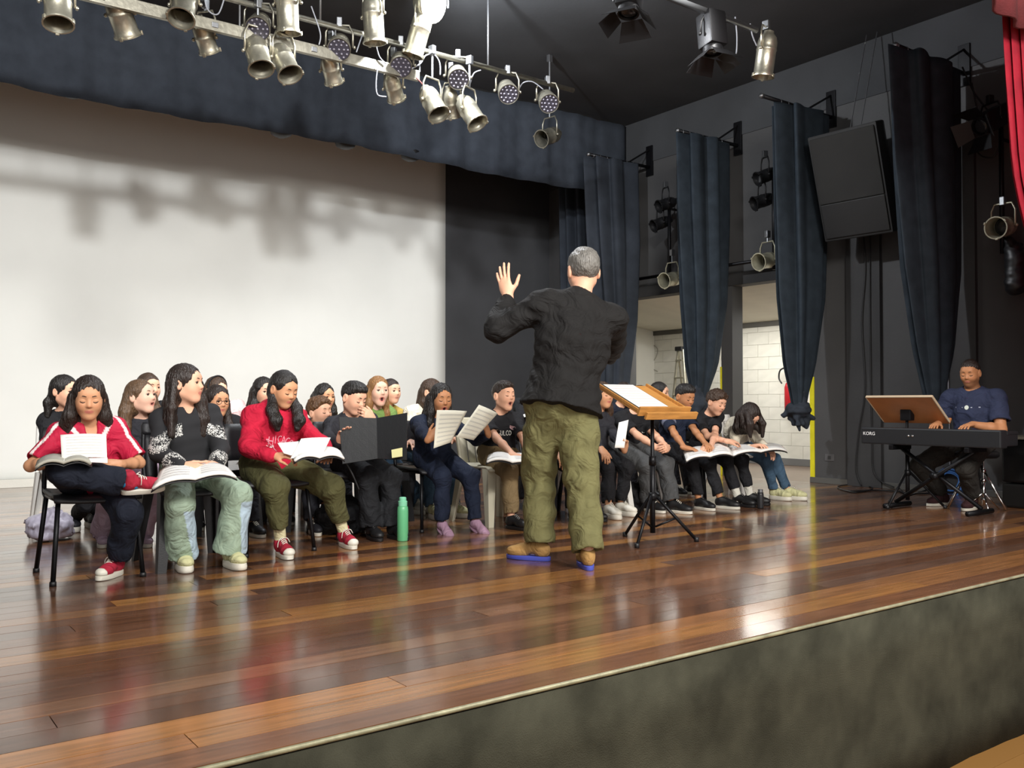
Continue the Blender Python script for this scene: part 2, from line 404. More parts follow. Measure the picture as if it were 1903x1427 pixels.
# ------------------------------------------------------------------ leg drapes on their wall rods
def drape(levels, npl, n=96, seed=0, jit=0.25):
    rnd = np.random.RandomState(seed); ph = rnd.rand(6)*6.28
    rings = []
    for z, cx, cy, hw, hd, amp in levels:
        ring = []
        for k in range(n):
            a = 2*math.pi*k/n
            r = 1+amp*(math.sin(npl*a+ph[0]+0.25*z)+jit*math.sin((npl*1.7)*a+ph[1]+0.6*z)+0.4*jit*math.sin(5*a+ph[2]))
            ring.append(Vector((cx+hw*r*math.cos(a), cy+hd*r*math.sin(a), z)))
        rings.append(ring)
    return rings
def resample(lv, m):
    lv = sorted(lv); zs = [l[0] for l in lv]; out = []
    for z in np.linspace(zs[0], zs[-1], m):
        out.append([z]+[float(np.interp(z, zs, [l[i] for l in lv])) for i in range(1, 6)])
    return out
def leg_drape(Y, px_l, px_r, zt, lv, label, rod_px, seed, knot=None, mcloth=None):
    """rod from the wall plus a gathered curtain; lv: (py, px centre, px half width, depth, amp)"""
    root = thing('leg_curtain', label, 'curtain', (0, 0, 0), 0, 'black leg curtains along the side wall')
    L = []
    for py, pc, ph, hd, amp in lv:
        c = at(pc, py, Y); e = at(pc+ph, py, Y)
        L.append((c.z, c.x, Y, abs(e.x-c.x), hd, amp))
    L[0] = (zt-0.03,)+L[0][1:]
    L = resample(L, 30)
    MB().loft(drape(L, 7, 126, seed, 0.35)).build('cloth', mcloth or M_LEGCLOTH, root, smooth=True)
    a = at(rod_px, 0, Y); xr = a.x
    MB().tube([(xr, Y, zt), (WX-0.005, Y, zt)], 0.022, 10).build('rod', M_BLKMETAL, root, smooth=True)
    MB().cbox((WX-0.03, Y-0.06, zt-0.12), (WX, Y+0.06, zt+0.3), 0.004).build('wall_bracket', M_BLKMETAL, root)
    MB().tube([(WX-0.02, Y, zt+0.25), (xr+(WX-xr)*0.62, Y, zt)], 0.012, 8).build('brace', M_BLKMETAL, root)
    for i in range(7):
        xx = L[-1][1]+L[-1][3]*(-0.95+1.9*i/6)
        MB().tube([(xx+0.004*math.sin(a), Y+0.030*math.sin(a), zt-0.008+0.030*math.cos(a)) for a in np.linspace(0, 6.283, 13)[:-1]], 0.004, 6, closed=True).build('ring', M_STEEL, root, True)
    mb = MB(); mb.lathe([(0.0, -0.02), (0.026, -0.02), (0.028, 0.02), (0.0, 0.03)], 10, Matrix.Translation((xr, Y, zt)) @ Matrix.Rotation(-math.pi/2, 4, 'Y'))
    mb.build('rod_end', M_STEEL, root, smooth=True)
    if knot:
        pc, py, rad = knot; c = at(pc, py, Y); rnd = random.Random(seed)
        f = Field()
        f.ell(c, (rad*1.0, rad*0.85, rad*0.55), k=0.02)
        for i in range(14):
            a_ = rnd.uniform(0, 6.28); d = Vector((math.cos(a_), math.sin(a_)*0.8, rnd.uniform(-0.9, 0.5))); e_ = Vector((rnd.uniform(-0.5, 0.5), rnd.uniform(-0.4, 0.4), rnd.uniform(-0.7, 0.1)))
            f.cone(c+d*rad*0.6, c+(d*0.75+e_)*rad, rad*rnd.uniform(0.24, 0.36), rad*rnd.uniform(0.14, 0.26), k=0.012)
        for i in range(5):
            x_ = rnd.uniform(-0.7, 0.7)*rad; f.cone(c+Vector((x_*0.6, rnd.uniform(-0.3, 0.3)*rad, 0)), c+Vector((x_, rnd.uniform(-0.4, 0.4)*rad, -rad*rnd.uniform(0.9, 1.4))), rad*0.3, rad*0.16, k=0.015)
        f.cone(c+Vector((0, 0, rad*0.2)), c+Vector((0, 0, rad*1.2)), rad*0.6, rad*0.45, k=0.03)
        f.disp(folds(0.010, seed, 60, 110))
        link('knot', f.mesh('knot', 0.012), mcloth or M_BLACKCLOTH, root)
    return root
# ================================================================== ORGANIC SHAPES: signed distances + surface nets
class Field:
    def __init__(s): s.ops = []
    def _push(s, fn, lo, hi, k, op): s.ops.append((fn, np.array(lo, float), np.array(hi, float), k, op)); return s
    def cone(s, a, b, ra, rb, k=0.02, op='u', flat=None, cap=None, cap0=None):
        """round cone a->b; flat=(normal, factor) squeezes the section along normal"""
        a = np.array(a, float); b = np.array(b, float); R = max(ra, rb)
        ba = b-a; bb = max(float(ba@ba), 1e-9); un_ = ba/math.sqrt(bb)
        if flat is not None:
            n = np.array(flat[0], float); n = n/np.linalg.norm(n); q = flat[1]
        def fn(X, Y, Z):
            x, y, z = X-a[0], Y-a[1], Z-a[2]
            if flat is not None:
                dt = (x*n[0]+y*n[1]+z*n[2])
                h0 = np.clip((x*ba[0]+y*ba[1]+z*ba[2])/bb, 0, 1)
                dn = dt-h0*float(ba@n)
                e = (q-1)*dn
                x = x+e*n[0]; y = y+e*n[1]; z = z+e*n[2]
                h = h0
            else:
                h = np.clip((x*ba[0]+y*ba[1]+z*ba[2])/bb, 0, 1)
            d = np.sqrt((x-h*ba[0])**2+(y-h*ba[1])**2+(z-h*ba[2])**2)-(ra+(rb-ra)*h)
            if flat is not None and q > 1: d = d/q**0.5
            if cap is not None: d = np.maximum(d, (X-b[0])*un_[0]+(Y-b[1])*un_[1]+(Z-b[2])*un_[2]-cap)
            if cap0 is not None: d = np.maximum(d, -((X-a[0])*un_[0]+(Y-a[1])*un_[1]+(Z-a[2])*un_[2])-cap0)
            return d
        return s._push(fn, np.minimum(a, b)-R, np.maximum(a, b)+R, k, op)
    def ell(s, c, r, R=None, k=0.02, op='u'):
        c = np.array(c, float); r = np.array(r, float); Rm = np.array(R, float) if R is not None else None
        m = r.max()
        def fn(X, Y, Z):
            x, y, z = X-c[0], Y-c[1], Z-c[2]
            if Rm is not None:
                x, y, z = (x*Rm[0,0]+y*Rm[1,0]+z*Rm[2,0], x*Rm[0,1]+y*Rm[1,1]+z*Rm[2,1], x*Rm[0,2]+y*Rm[1,2]+z*Rm[2,2])
            k0 = np.sqrt((x/r[0])**2+(y/r[1])**2+(z/r[2])**2); k1 = np.sqrt((x/r[0]**2)**2+(y/r[1]**2)**2+(z/r[2]**2)**2)+1e-6
            return k0*(k0-1)/k1
        if Rm is None: return s._push(fn, c-r, c+r, k, op)
        e = np.abs(Rm) @ r
        return s._push(fn, c-e, c+e, k, op)
    def half(s, p, n, op='s', k=0.004, lo=None, hi=None):
        """remove the side the normal points to"""
        p = np.array(p, float); n = np.array(n, float); n = n/np.linalg.norm(n)
        def fn(X, Y, Z): return -((X-p[0])*n[0]+(Y-p[1])*n[1]+(Z-p[2])*n[2])
        return s._push(fn, lo if lo is not None else (-9, -9, -9), hi if hi is not None else (9, 9, 9), k, op)
    def disp(s, fn): s.ops.append((fn, None, None, 0, 'd')); return s
    def grid(s, h, zfine=None):
        us = [o for o in s.ops if o[4] == 'u']; pad = 2.5*h+0.008
        lo = np.min([o[1] for o in us], 0)-pad; hi = np.max([o[2] for o in us], 0)+pad
        ax = [np.arange(lo[i], hi[i]+h, h).astype(np.float32) for i in range(3)]
        BIG = 0.05
        f = np.full([len(a) for a in ax], BIG, np.float32)
        for fn, l, u, k, op in s.ops:
            if op == 'd':
                m = np.abs(f) < 0.03
                I, J, K = np.nonzero(m)
                f[I, J, K] += fn(ax[0][I], ax[1][J], ax[2][K]).astype(np.float32); continue
            mg = BIG if op == 'u' else 0.03+k
            sl = []
            for i in range(3):
                a0 = max(0, int(np.searchsorted(ax[i], l[i]-mg))); a1 = min(len(ax[i]), int(np.searchsorted(ax[i], u[i]+mg)))
                sl.append(slice(a0, a1))
            if any(q.stop <= q.start for q in sl): continue
            d = fn(ax[0][sl[0]][:, None, None], ax[1][sl[1]][None, :, None], ax[2][sl[2]][None, None, :])
            cur = f[tuple(sl)]
            if op == 'u':
                hh = np.maximum(k-np.abs(cur-d), 0)/k
                f[tuple(sl)] = np.minimum(cur, d)-hh*hh*k*0.25
            else:
                d = -d
                hh = np.maximum(k-np.abs(cur-d), 0)/k
                f[tuple(sl)] = np.maximum(cur, d)+hh*hh*k*0.25
        return f, ax
    def nets(s, h):
        f, ax = s.grid(h)
        return surface_nets(f, ax)
    def mesh(s, name, h, smooth=1):
        V, Fc = s.nets(h)
        V = relax(V, Fc, smooth)
        return np_mesh(name, V, Fc)
def surface_nets(f, ax):
    sg = f < 0
    c = sg[:-1,:-1,:-1].astype(np.uint8)
    for i in (0, 1):
        for j in (0, 1):
            for k in (0, 1):
                if i or j or k: c = c+sg[i:f.shape[0]-1+i, j:f.shape[1]-1+j, k:f.shape[2]-1+k]
    mask = (c > 0) & (c < 8)
    I, J, K = np.nonzero(mask); n = len(I)
    idx = np.full(mask.shape, -1, np.int32); idx[I, J, K] = np.arange(n)
    cr = {}
    for i in (0, 1):
        for j in (0, 1):
            for k in (0, 1): cr[i, j, k] = f[I+i, J+j, K+k]
    P = np.zeros((n, 3), np.float64); cnt = np.zeros(n)
    cs = list(cr)
    for a in cs:
        for ax_ in range(3):
            if a[ax_]: continue
            b = list(a); b[ax_] = 1; b = tuple(b)
            fa, fb = cr[a], cr[b]; m = (fa < 0) != (fb < 0)
            t = np.where(m, fa/(fa-fb+1e-12), 0)
            q = np.zeros((n, 3)); q[:] = a; q[:, ax_] = t
            P[m] += q[m]; cnt[m] += 1
    P /= cnt[:, None]
    h = [float(a[1]-a[0]) for a in ax]
    V = np.stack([ax[0][0]+(I+P[:, 0])*h[0], ax[1][0]+(J+P[:, 1])*h[1], ax[2][0]+(K+P[:, 2])*h[2]], 1)
    faces = []
    for a in range(3):
        b, d = (a+1) % 3, (a+2) % 3
        s0 = [slice(1, -1)]*3; s0[a] = slice(0, -1); s1 = [slice(1, -1)]*3; s1[a] = slice(1, None)
        A = sg[tuple(s0)]; B = sg[tuple(s1)]
        for flip, m in ((0, A & ~B), (1, ~A & B)):
            E = np.array(np.nonzero(m))
            if E.shape[1] == 0: continue
            E = E+1; E[a] -= 1
            def cell(db, dd):
                Q = E.copy(); Q[b] -= db; Q[d] -= dd
                return idx[Q[0], Q[1], Q[2]]
            q = np.stack([cell(1, 1), cell(0, 1), cell(0, 0), cell(1, 0)], 1)
            if flip: q = q[:, ::-1]
            faces.append(q)
    F = np.concatenate(faces)
    return V, F[(F >= 0).all(1)]
def relax(V, F, it=1, lam=0.5):
    for _ in range(it):
        acc = np.zeros_like(V); cnt = np.zeros(len(V))
        for a, b in ((0, 1), (1, 2), (2, 3), (3, 0)):
            for ax_ in range(3):
                acc[:, ax_] += np.bincount(F[:, a], V[F[:, b], ax_], len(V))+np.bincount(F[:, b], V[F[:, a], ax_], len(V))
            cnt += np.bincount(F[:, a], minlength=len(V))+np.bincount(F[:, b], minlength=len(V))
        V = V*(1-lam)+lam*acc/np.maximum(cnt, 1)[:, None]
    return V
def np_mesh(name, V, F, colors=None):
    """F: (n,4) quads; quads with repeated corners are dropped or turned into triangles"""
    me = bpy.data.meshes.new(name)
    loops = []; starts = []; tot = 0
    q = F
    eq = np.stack([q[:, i] == q[:, (i+1) % 4] for i in range(4)], 1)
    bad = eq.sum(1)
    good = q[(bad == 0) & (q[:, 0] != q[:, 2]) & (q[:, 1] != q[:, 3])]
    tri = q[bad == 1]; te = eq[bad == 1]
    T = np.zeros((len(tri), 3), np.int64)
    for i in range(4):
        m = te[:, i]; keep = [j for j in range(4) if j != i]; T[m] = tri[m][:, keep]
    ok = (T[:, 0] != T[:, 1]) & (T[:, 1] != T[:, 2]) & (T[:, 0] != T[:, 2]) if len(T) else np.zeros(0, bool)
    T = T[ok]
    li = np.concatenate([good.ravel(), T.ravel()]).astype(np.int32)
    st = np.concatenate([np.arange(len(good))*4, len(good)*4+np.arange(len(T))*3]).astype(np.int32)
    used = np.unique(li); rem = np.zeros(len(V), np.int32); rem[used] = np.arange(len(used)); li = rem[li]; V = V[used]
    me.vertices.add(len(V)); me.vertices.foreach_set('co', V.astype(np.float32).ravel())
    me.loops.add(len(li)); me.loops.foreach_set('vertex_index', li)
    me.polygons.add(len(st)); me.polygons.foreach_set('loop_start', st)
    me.polygons.foreach_set('use_smooth', np.ones(len(st), bool))
    me.update(calc_edges=True); me.validate()
    if colors is not None:
        at_ = me.color_attributes.new('tint', 'FLOAT_COLOR', 'POINT')
        C = np.ones((len(V), 4), np.float32); C[:, :3] = colors[used]
        at_.data.foreach_set('color', C.ravel())
    return me
def shrink(V, F, m, d):
    fn = np.cross(V[F[:, 2]]-V[F[:, 0]], V[F[:, 3]]-V[F[:, 1]]); N = np.zeros_like(V)
    for k in range(4):
        for a in range(3): N[:, a] += np.bincount(F[:, k], fn[:, a], len(V))
    N /= np.linalg.norm(N, axis=1)[:, None]+1e-9
    V = V.copy(); V[m] -= N[m]*d
    return V
def cluster(V, F, hidden, depth, cell=0.05):
    """merge the vertices that clothing hides, so the body stays one surface but costs little"""
    ids = np.arange(len(V))
    H = np.nonzero(hidden)[0]
    if len(H) < 50: return V, F
    fn = np.cross(V[F[:, 2]]-V[F[:, 0]], V[F[:, 3]]-V[F[:, 1]]); N = np.zeros_like(V)
    for k in range(4):
        for a in range(3): N[:, a] += np.bincount(F[:, k], fn[:, a], len(V))
    o = (N[H] > 0).astype(np.int64)
    key = np.floor(V[H]/cell).astype(np.int64); key = key-key.min(0); key = ((key[:, 0]*4000+key[:, 1])*4000+key[:, 2])*8+o[:, 0]*4+o[:, 1]*2+o[:, 2]
    order = np.argsort(depth[H], kind='stable')
    u, first, inv = np.unique(key[order], return_index=True, return_inverse=True)
    Ho = H[order]; ids[Ho] = Ho[first][inv]
    return V, ids[F]
# ================================================================== PEOPLE
def V3(*a): return np.array(a, float)
def unit(v): v = np.array(v, float); return v/max(np.linalg.norm(v), 1e-9)
def rot3(yaw, pitch, roll):
    """yaw left, pitch down, roll to the right shoulder, degrees; columns = right, forward, up"""
    M = Matrix.Rotation(math.radians(yaw), 3, 'Z') @ Matrix.Rotation(-math.radians(pitch), 3, 'X') @ Matrix.Rotation(math.radians(roll), 3, 'Y')
    return np.array(M)
def ik(a, t, l1, l2, pole):
    d = t-a; L = np.linalg.norm(d); 
    if L > (l1+l2)*0.998:
        q = L/((l1+l2)*0.998); l1 *= q; l2 *= q
    if L < abs(l1-l2)*1.02+1e-4: L = abs(l1-l2)*1.02+1e-4
    u = unit(d); x = (l1*l1-l2*l2+L*L)/(2*L); hgt = math.sqrt(max(l1*l1-x*x, 0))
    p = np.array(pole, float); p = unit(p-u*float(p@u))
    return a+u*x+p*hgt
SKIN = {'light': '#dda98c', 'fair': '#e3b49c', 'medium': '#c9936f', 'tan': '#b57e58', 'brown': '#94633f'}
HAIR = {'black': '#17120f', 'dark': '#241812', 'brown': '#3a2718', 'lbrown': '#5a3d24', 'blond': '#8a6238', 'grey': '#6e6b66', 'curlblond': '#5c4530'}
M_SKIN = mat('skin', '#ffffff', 0.55, 0, 0.06, 220, 0.05, 30, spec=0.35, attr='tint')
M_EYE = mat('eye', '#ffffff', 0.15, attr='tint')
def hair_mat(c):
    return mat('hair_'+c, HAIR[c], 0.42, 0, 0.8, 26, 0.35, 16, spec=0.5, stretch=(7, 7, 1.0))
def lash_mat(): return mat('lash', '#1c120d', 0.6)
_eye_me = {}
def eye_mesh():
    if 'e' in _eye_me: return _eye_me['e']
    bm = bmesh.new(); bmesh.ops.create_uvsphere(bm, u_segments=16, v_segments=12, radius=1)
    bmesh.ops.rotate(bm, verts=bm.verts, cent=(0,0,0), matrix=Matrix.Rotation(-math.pi/2, 3, 'X'))
    me = bpy.data.meshes.new('eye'); bm.to_mesh(me); bm.free()
    a = me.color_attributes.new('tint', 'FLOAT_COLOR', 'POINT')
    for i, v in enumerate(me.vertices):
        a.data[i].color = (0.01, 0.006, 0.004, 1) if v.co.y > 0.80 else ((0.045, 0.022, 0.012, 1) if v.co.y > 0.70 else (0.62, 0.58, 0.55, 1))
    me.polygons.foreach_set('use_smooth', [True]*len(me.polygons)); me.materials.append(M_EYE)
    _eye_me['e'] = me; return me

def head_field(f, Hc, R, hs, mouth=0.0, eyes='open', female=True, beard=False):
    """the head as one op inside the body field, features in head coordinates (x right, y forward, z up)"""
    R = np.array(R)
    def fn(X, Y, Z):
        x, y, z = X-Hc[0], Y-Hc[1], Z-Hc[2]
        x, y, z = ((x*R[0,0]+y*R[1,0]+z*R[2,0])/hs, (x*R[0,1]+y*R[1,1]+z*R[2,1])/hs, (x*R[0,2]+y*R[1,2]+z*R[2,2])/hs)
        def el(c, r):
            a, b, d = (x-c[0]), (y-c[1]), (z-c[2])
            k0 = np.sqrt((a/r[0])**2+(b/r[1])**2+(d/r[2])**2); k1 = np.sqrt((a/r[0]**2)**2+(b/r[1]**2)**2+(d/r[2]**2)**2)+1e-6
            return k0*(k0-1)/k1
        def cp(a, b, ra, rb):
            a = np.array(a); ba = np.array(b)-a; h = np.clip(((x-a[0])*ba[0]+(y-a[1])*ba[1]+(z-a[2])*ba[2])/float(ba@ba), 0, 1)
            return np.sqrt((x-a[0]-h*ba[0])**2+(y-a[1]-h*ba[1])**2+(z-a[2]-h*ba[2])**2)-(ra+(rb-ra)*h)
        def un(a, b, k): h = np.maximum(k-np.abs(a-b), 0)/k; return np.minimum(a, b)-h*h*k*0.25
        def sb(a, b, k): b = -b; h = np.maximum(k-np.abs(a-b), 0)/k; return np.maximum(a, b)+h*h*k*0.25
        op = mouth
        d = el((0, -0.012, 0.032), (0.074, 0.092, 0.084))
        d = un(d, el((0, 0.020, -0.034), (0.052, 0.062, 0.063)), 0.03)
        d = un(d, el((0, 0.054, -0.087-0.012*op), (0.021, 0.025, 0.021)), 0.03)
        d = un(d, cp((-0.024, 0.062, 0.036), (0.024, 0.062, 0.036), 0.016, 0.016), 0.045)
        for sx in (-1, 1):
            d = un(d, el((sx*0.031, 0.047, -0.024), (0.025, 0.033, 0.030)), 0.045)
            d = un(d, cp((sx*0.050, -0.012, -0.050), (sx*0.018, 0.046, -0.088-0.01*op), 0.008, 0.008), 0.045)
            d = sb(d, el((sx*0.031, 0.098, 0.007), (0.021, 0.017, 0.013)), 0.016)
            if eyes != 'open':
                d = un(d, el((sx*0.031, 0.072, 0.006), (0.016, 0.0135, 0.011)), 0.004)
            else:
                d = un(d, el((sx*0.031, 0.071, 0.0145), (0.0165, 0.0145, 0.007)), 0.004)
                d = un(d, el((sx*0.031, 0.071, -0.003), (0.016, 0.0125, 0.005)), 0.004)
            # ear
            e = el((sx*0.077, -0.012, -0.004), (0.011, 0.021, 0.033)); e = sb(e, el((sx*0.088, -0.006, 0.0), (0.008, 0.011, 0.018)), 0.006)
            d = un(d, e, 0.008)
        d = un(d, cp((0, 0.075, 0.016), (0, 0.096, -0.017), 0.0062, 0.0088), 0.014)
        d = un(d, el((0, 0.0965, -0.0205), (0.0095, 0.0100, 0.0085)), 0.008)
        for sx in (-1, 1): d = un(d, el((sx*0.0105, 0.087, -0.0235), (0.0075, 0.0095, 0.0065)), 0.007)
        # lips
        zl = -0.052
        d = un(d, cp((-0.021, 0.073, zl), (0, 0.0835, zl+0.003), 0.0032, 0.005), 0.009)
        d = un(d, cp((0.021, 0.073, zl), (0, 0.0835, zl+0.003), 0.0032, 0.005), 0.009)
        d = un(d, cp((-0.017, 0.074, zl-0.007-0.022*op), (0.017, 0.074, zl-0.007-0.022*op), 0.0048, 0.0048), 0.010)
        d = un(d, el((0, 0.0785, zl-0.009-0.022*op), (0.015, 0.008, 0.006)), 0.006)
        if op > 0.05:
            d = sb(d, el((0, 0.088, zl-0.003-0.011*op), (0.014-0.003*op, 0.026, 0.002+0.012*op)), 0.005)
        return d*hs
    f._push(fn, Hc-0.125*hs, Hc+0.125*hs, 0.03, 'u')
def head_tint(V, Hc, R, hs, base, mouth, lips, hairc, beard=False, brow=True):
    b = np.array(srgb(base)[:3]); C = np.tile(b, (len(V), 1))
    q = (V-Hc) @ np.array(R)/hs; x, y, z = q[:, 0], q[:, 1], q[:, 2]
    near = (np.abs(x) < 0.1) & (np.abs(y) < 0.13) & (np.abs(z) < 0.13)
    def blend(m, col, amt):
        w_ = (np.clip(m, 0, 1)*amt)[:, None]
        C[:] = C*(1-w_)+np.array(col)*w_
    red = b*np.array((1.0, 0.72, 0.66))
    for sx in (-1, 1):
        blend(near*(1-np.sqrt(((x-sx*0.038)/0.026)**2+((z+0.022)/0.022)**2+((y-0.07)/0.04)**2)), red, 0.55)
    blend(near*(1-np.sqrt((x/0.018)**2+((z+0.022)/0.016)**2+((y-0.1)/0.025)**2)), red, 0.5)
    lip = np.array(srgb(lips)[:3]); zl = -0.052
    m = near*np.clip((1-np.sqrt((x/0.027)**2+((z-(zl-0.003-0.011*mouth))/(0.0115+0.014*mouth))**2))*4, 0, 1)*(y > 0.060)
    blend(m, lip, 0.85)
    if mouth > 0.05:
        m = near*np.clip((1-np.sqrt((x/(0.0145-0.003*mouth))**2+((z-(zl-0.003-0.011*mouth))/(0.003+0.012*mouth))**2))*6, 0, 1)*(y < 0.080)*(y > 0.03)
        blend(m, (0.03, 0.008, 0.007), 0.95)
    if beard:
        hc = np.array(srgb(HAIR[hairc])[:3])
        m = near*np.clip((-z-0.025)/0.03, 0, 1)*np.clip((np.abs(y-0.03)*-1+0.09)/0.04, 0, 1)*(1-np.clip((1-np.sqrt((x/0.026)**2+((z-zl)/0.012)**2))*3, 0, 1))
        blend(m, hc, 0.55)
    return C

def hand_field(f, w, d, nrm, th, hs, curl=0.5, spread=0.0, thumb=0.5, k=0.006):
    """w wrist, d direction to the fingers, nrm = palm side, th = thumb side"""
    d = unit(d); nrm = unit(np.array(nrm)-d*float(np.dot(nrm, d))); th = unit(np.array(th)-d*float(np.dot(th, d))-nrm*float(np.dot(th, nrm)))
    q = hs
    R = np.stack([th, d, nrm], 1)
    f.ell(w+d*0.050*q, (0.041*q, 0.056*q, 0.0175*q), R, k=0.015)
    f.cone(w-d*0.02*q, w+d*0.03*q, 0.026*q, 0.025*q, k=0.02, flat=(nrm, 1.3))
    lens = ((0.031, 0.030, 0.021), (0.035, 0.032, 0.022), (0.032, 0.030, 0.021), (0.026, 0.022, 0.018))
    for i, (off, Ls) in enumerate(zip((0.029, 0.0098, -0.0095, -0.0275), lens)):
        p = w+d*(0.088-0.004*abs(i-1)-0.004*(i == 3))*q+th*off*q
        f.cone(w+d*0.05*q+th*off*0.8*q, p, 0.0105*q, 0.0098*q, k=k)
        ang = 0; dr = unit(d+th*(1.3-i)*0.18*spread)
        for j, L in enumerate(Ls):
            ang += curl*(0.75, 1.0, 0.7)[j]*(1+0.08*i)
            dd = dr*math.cos(ang)+nrm*math.sin(ang)
            p2 = p+dd*L*1.12*q
            f.cone(p, p2, (0.0094, 0.0086, 0.0080)[j]*q, (0.0086, 0.0080, 0.0070)[j]*q, k=0.003)
            p = p2
    b0 = w+d*0.02*q+th*0.026*q+nrm*0.006*q
    d1 = unit(d*0.75+th*(0.35+0.6*thumb)+nrm*0.35); p1 = b0+d1*0.042*q
    f.cone(b0, p1, 0.0135*q, 0.0105*q, k=0.012)
    d2 = unit(d*1.0+th*(0.1+0.5*thumb)+nrm*(0.2+curl*0.4)); p2 = p1+d2*0.030*q
    f.cone(p1, p2, 0.0105*q, 0.0095*q, k=0.004); d3 = unit(d2+nrm*curl*0.3); f.cone(p2, p2+d3*0.024*q, 0.0095*q, 0.0078*q, k=0.004)

# ---- shoes: toe along +y, sole on z = 0, ankle above the origin
_shoe = {}
def shoe_parts(kind, s):
    key = (kind, round(s, 2))
    if key in _shoe: return _shoe[key]
    f = Field()
    hi = kind in ('canvas', 'boot'); fat = 1.12 if kind == 'chunky' else 1.0
    so = {'canvas': 0.024, 'boot': 0.026, 'chunky': 0.034, 'low': 0.022, 'slip': 0.010, 'foot': 0.004}[kind]
    f.ell((0, 0.120*s, so+0.020*s), (0.043*s*fat, 0.068*s, 0.034*s*fat), k=0.03)
    f.ell((0, -0.022*s, so+0.036*s), (0.034*s*fat, 0.048*s, 0.045*s), k=0.03)
    f.cone((0, -0.005*s, so+0.062*s), (0, 0.09*s, so+0.034*s), 0.034*s*fat, 0.030*s*fat, k=0.03)
    if hi:
        t = 0.115 if kind == 'canvas' else 0.10
        f.cone((0, -0.012*s, so+0.05*s), (0, -0.018*s, so+t*s), 0.036*s, 0.037*s, k=0.03)
        f.half((0, -0.018*s, so+(t+0.008)*s), (0, 0.1, 1))
    elif kind != 'foot':
        f.half((0, -0.02*s, so+0.082*s), (0, -0.35, 1))
    f.half((0, 0, so), (0, 0, -1))
    up = f.mesh('upper', 0.0055 if s > 0.75 else 0.006)
    def outline(m, yo=0):
        pts = []
        for i in range(28):
            a = 2*math.pi*i/28; cy = math.sin(a); cx = math.cos(a)
            yv = 0.058+0.128*cy; wv = (0.036+0.010*np.clip((cy+0.2)/0.8, 0, 1))*(abs(cx)**0.75)
            pts.append(Vector((math.copysign(wv*s*fat*m, cx)+0.004*s*np.clip(cy, 0, 1), yv*s*(1+(m-1)*0.5), yo)))
        return pts
    mb = MB()
    if kind == 'canvas': zz = [(0.98, 0), (1.04, 0.003), (1.04, so), (0.94, so+0.002)]
    elif kind == 'chunky': zz = [(0.95, 0), (1.06, 0.006), (1.08, so*0.6), (1.02, so+0.004), (0.9, so+0.006)]
    else: zz = [(0.97, 0), (1.02, 0.003), (1.02, so), (0.92, so+0.002)]
    mb.loft([outline(m, z) for m, z in zz]); sole = mb.mesh('sole', angle=50)
    lace = None; cap = None
    if kind in ('canvas', 'chunky', 'low'):
        mb = MB()
        for i in range(5):
            t = i/4; yv = (0.030+0.055*t)*s; zv = so+(0.094-0.034*t)*s*fat; wv = 0.020*s
            mb.tube([(-wv, yv, zv-0.006*s), (-wv*0.4, yv+0.003, zv+0.0035*s), (wv*0.4, yv+0.012*s, zv+0.002*s), (wv, yv+0.014*s, zv-0.009*s)], 0.0032*s, 6, smooth_n=3)
        if kind == 'canvas':
            mb.tube([(0, 0.028*s, so+0.098*s), (0.022*s, 0.05*s, so+0.10*s), (0.04*s, 0.055*s, so+0.075*s), (0.042*s, 0.05*s, so+0.04*s)], 0.0028*s, 6, smooth_n=4)
            mb.tube([(0, 0.028*s, so+0.098*s), (-0.024*s, 0.05*s, so+0.098*s), (-0.042*s, 0.05*s, so+0.07*s)], 0.0028*s, 6, smooth_n=4)
        lace = mb.mesh('laces', True)
    if kind == 'canvas':
        g = Field(); g.ell((0, 0.135*s, so+0.018*s), (0.044*s, 0.057*s, 0.034*s), k=0.01); g.half((0, 0, so), (0, 0, -1)); g.half((0, 0.142*s, 0), (0, -1, 0.15))
        cap = g.mesh('toe_cap', 0.005)
    _shoe[key] = (up, sole, lace, cap); return _shoe[key]
def put_shoe(root, kind, s, ankle, heading, pitch, cols, roll=0, zoff=None):
    up, sole, lace, cap = shoe_parts(kind, s)
    h = {'canvas': 0.075, 'boot': 0.075, 'chunky': 0.085, 'low': 0.07, 'slip': 0.06, 'foot': 0.055}[kind]*s
    Rm = Matrix.Rotation(math.atan2(-heading[0], heading[1]), 4, 'Z') @ Matrix.Rotation(math.radians(-pitch), 4, 'X') @ Matrix.Rotation(math.radians(roll), 4, 'Y')
    p = Vector(ankle)-(Rm.to_3x3() @ Vector((0, -0.012*s, h)))
    if abs(pitch) < 1 and roll == 0 and ankle[2] < 0.12: p.z = 0.001
    def mk(nm, me, m, par):
        o = bpy.data.objects.new(nm, me); COL.objects.link(o); o.parent = par
        if not me.materials: me.materials.append(m)
        o.material_slots[0].link = 'OBJECT'; o.material_slots[0].material = m
        return o
    o = mk('shoe', up, cols[0], root); o.matrix_local = Matrix.Translation(p) @ Rm
    mk('sole', sole, cols[1], o)
    if lace: mk('laces', lace, cols[2] if len(cols) > 2 else cols[1], o)
    if cap: mk('toe_cap', cap, cols[1], o)
    return o

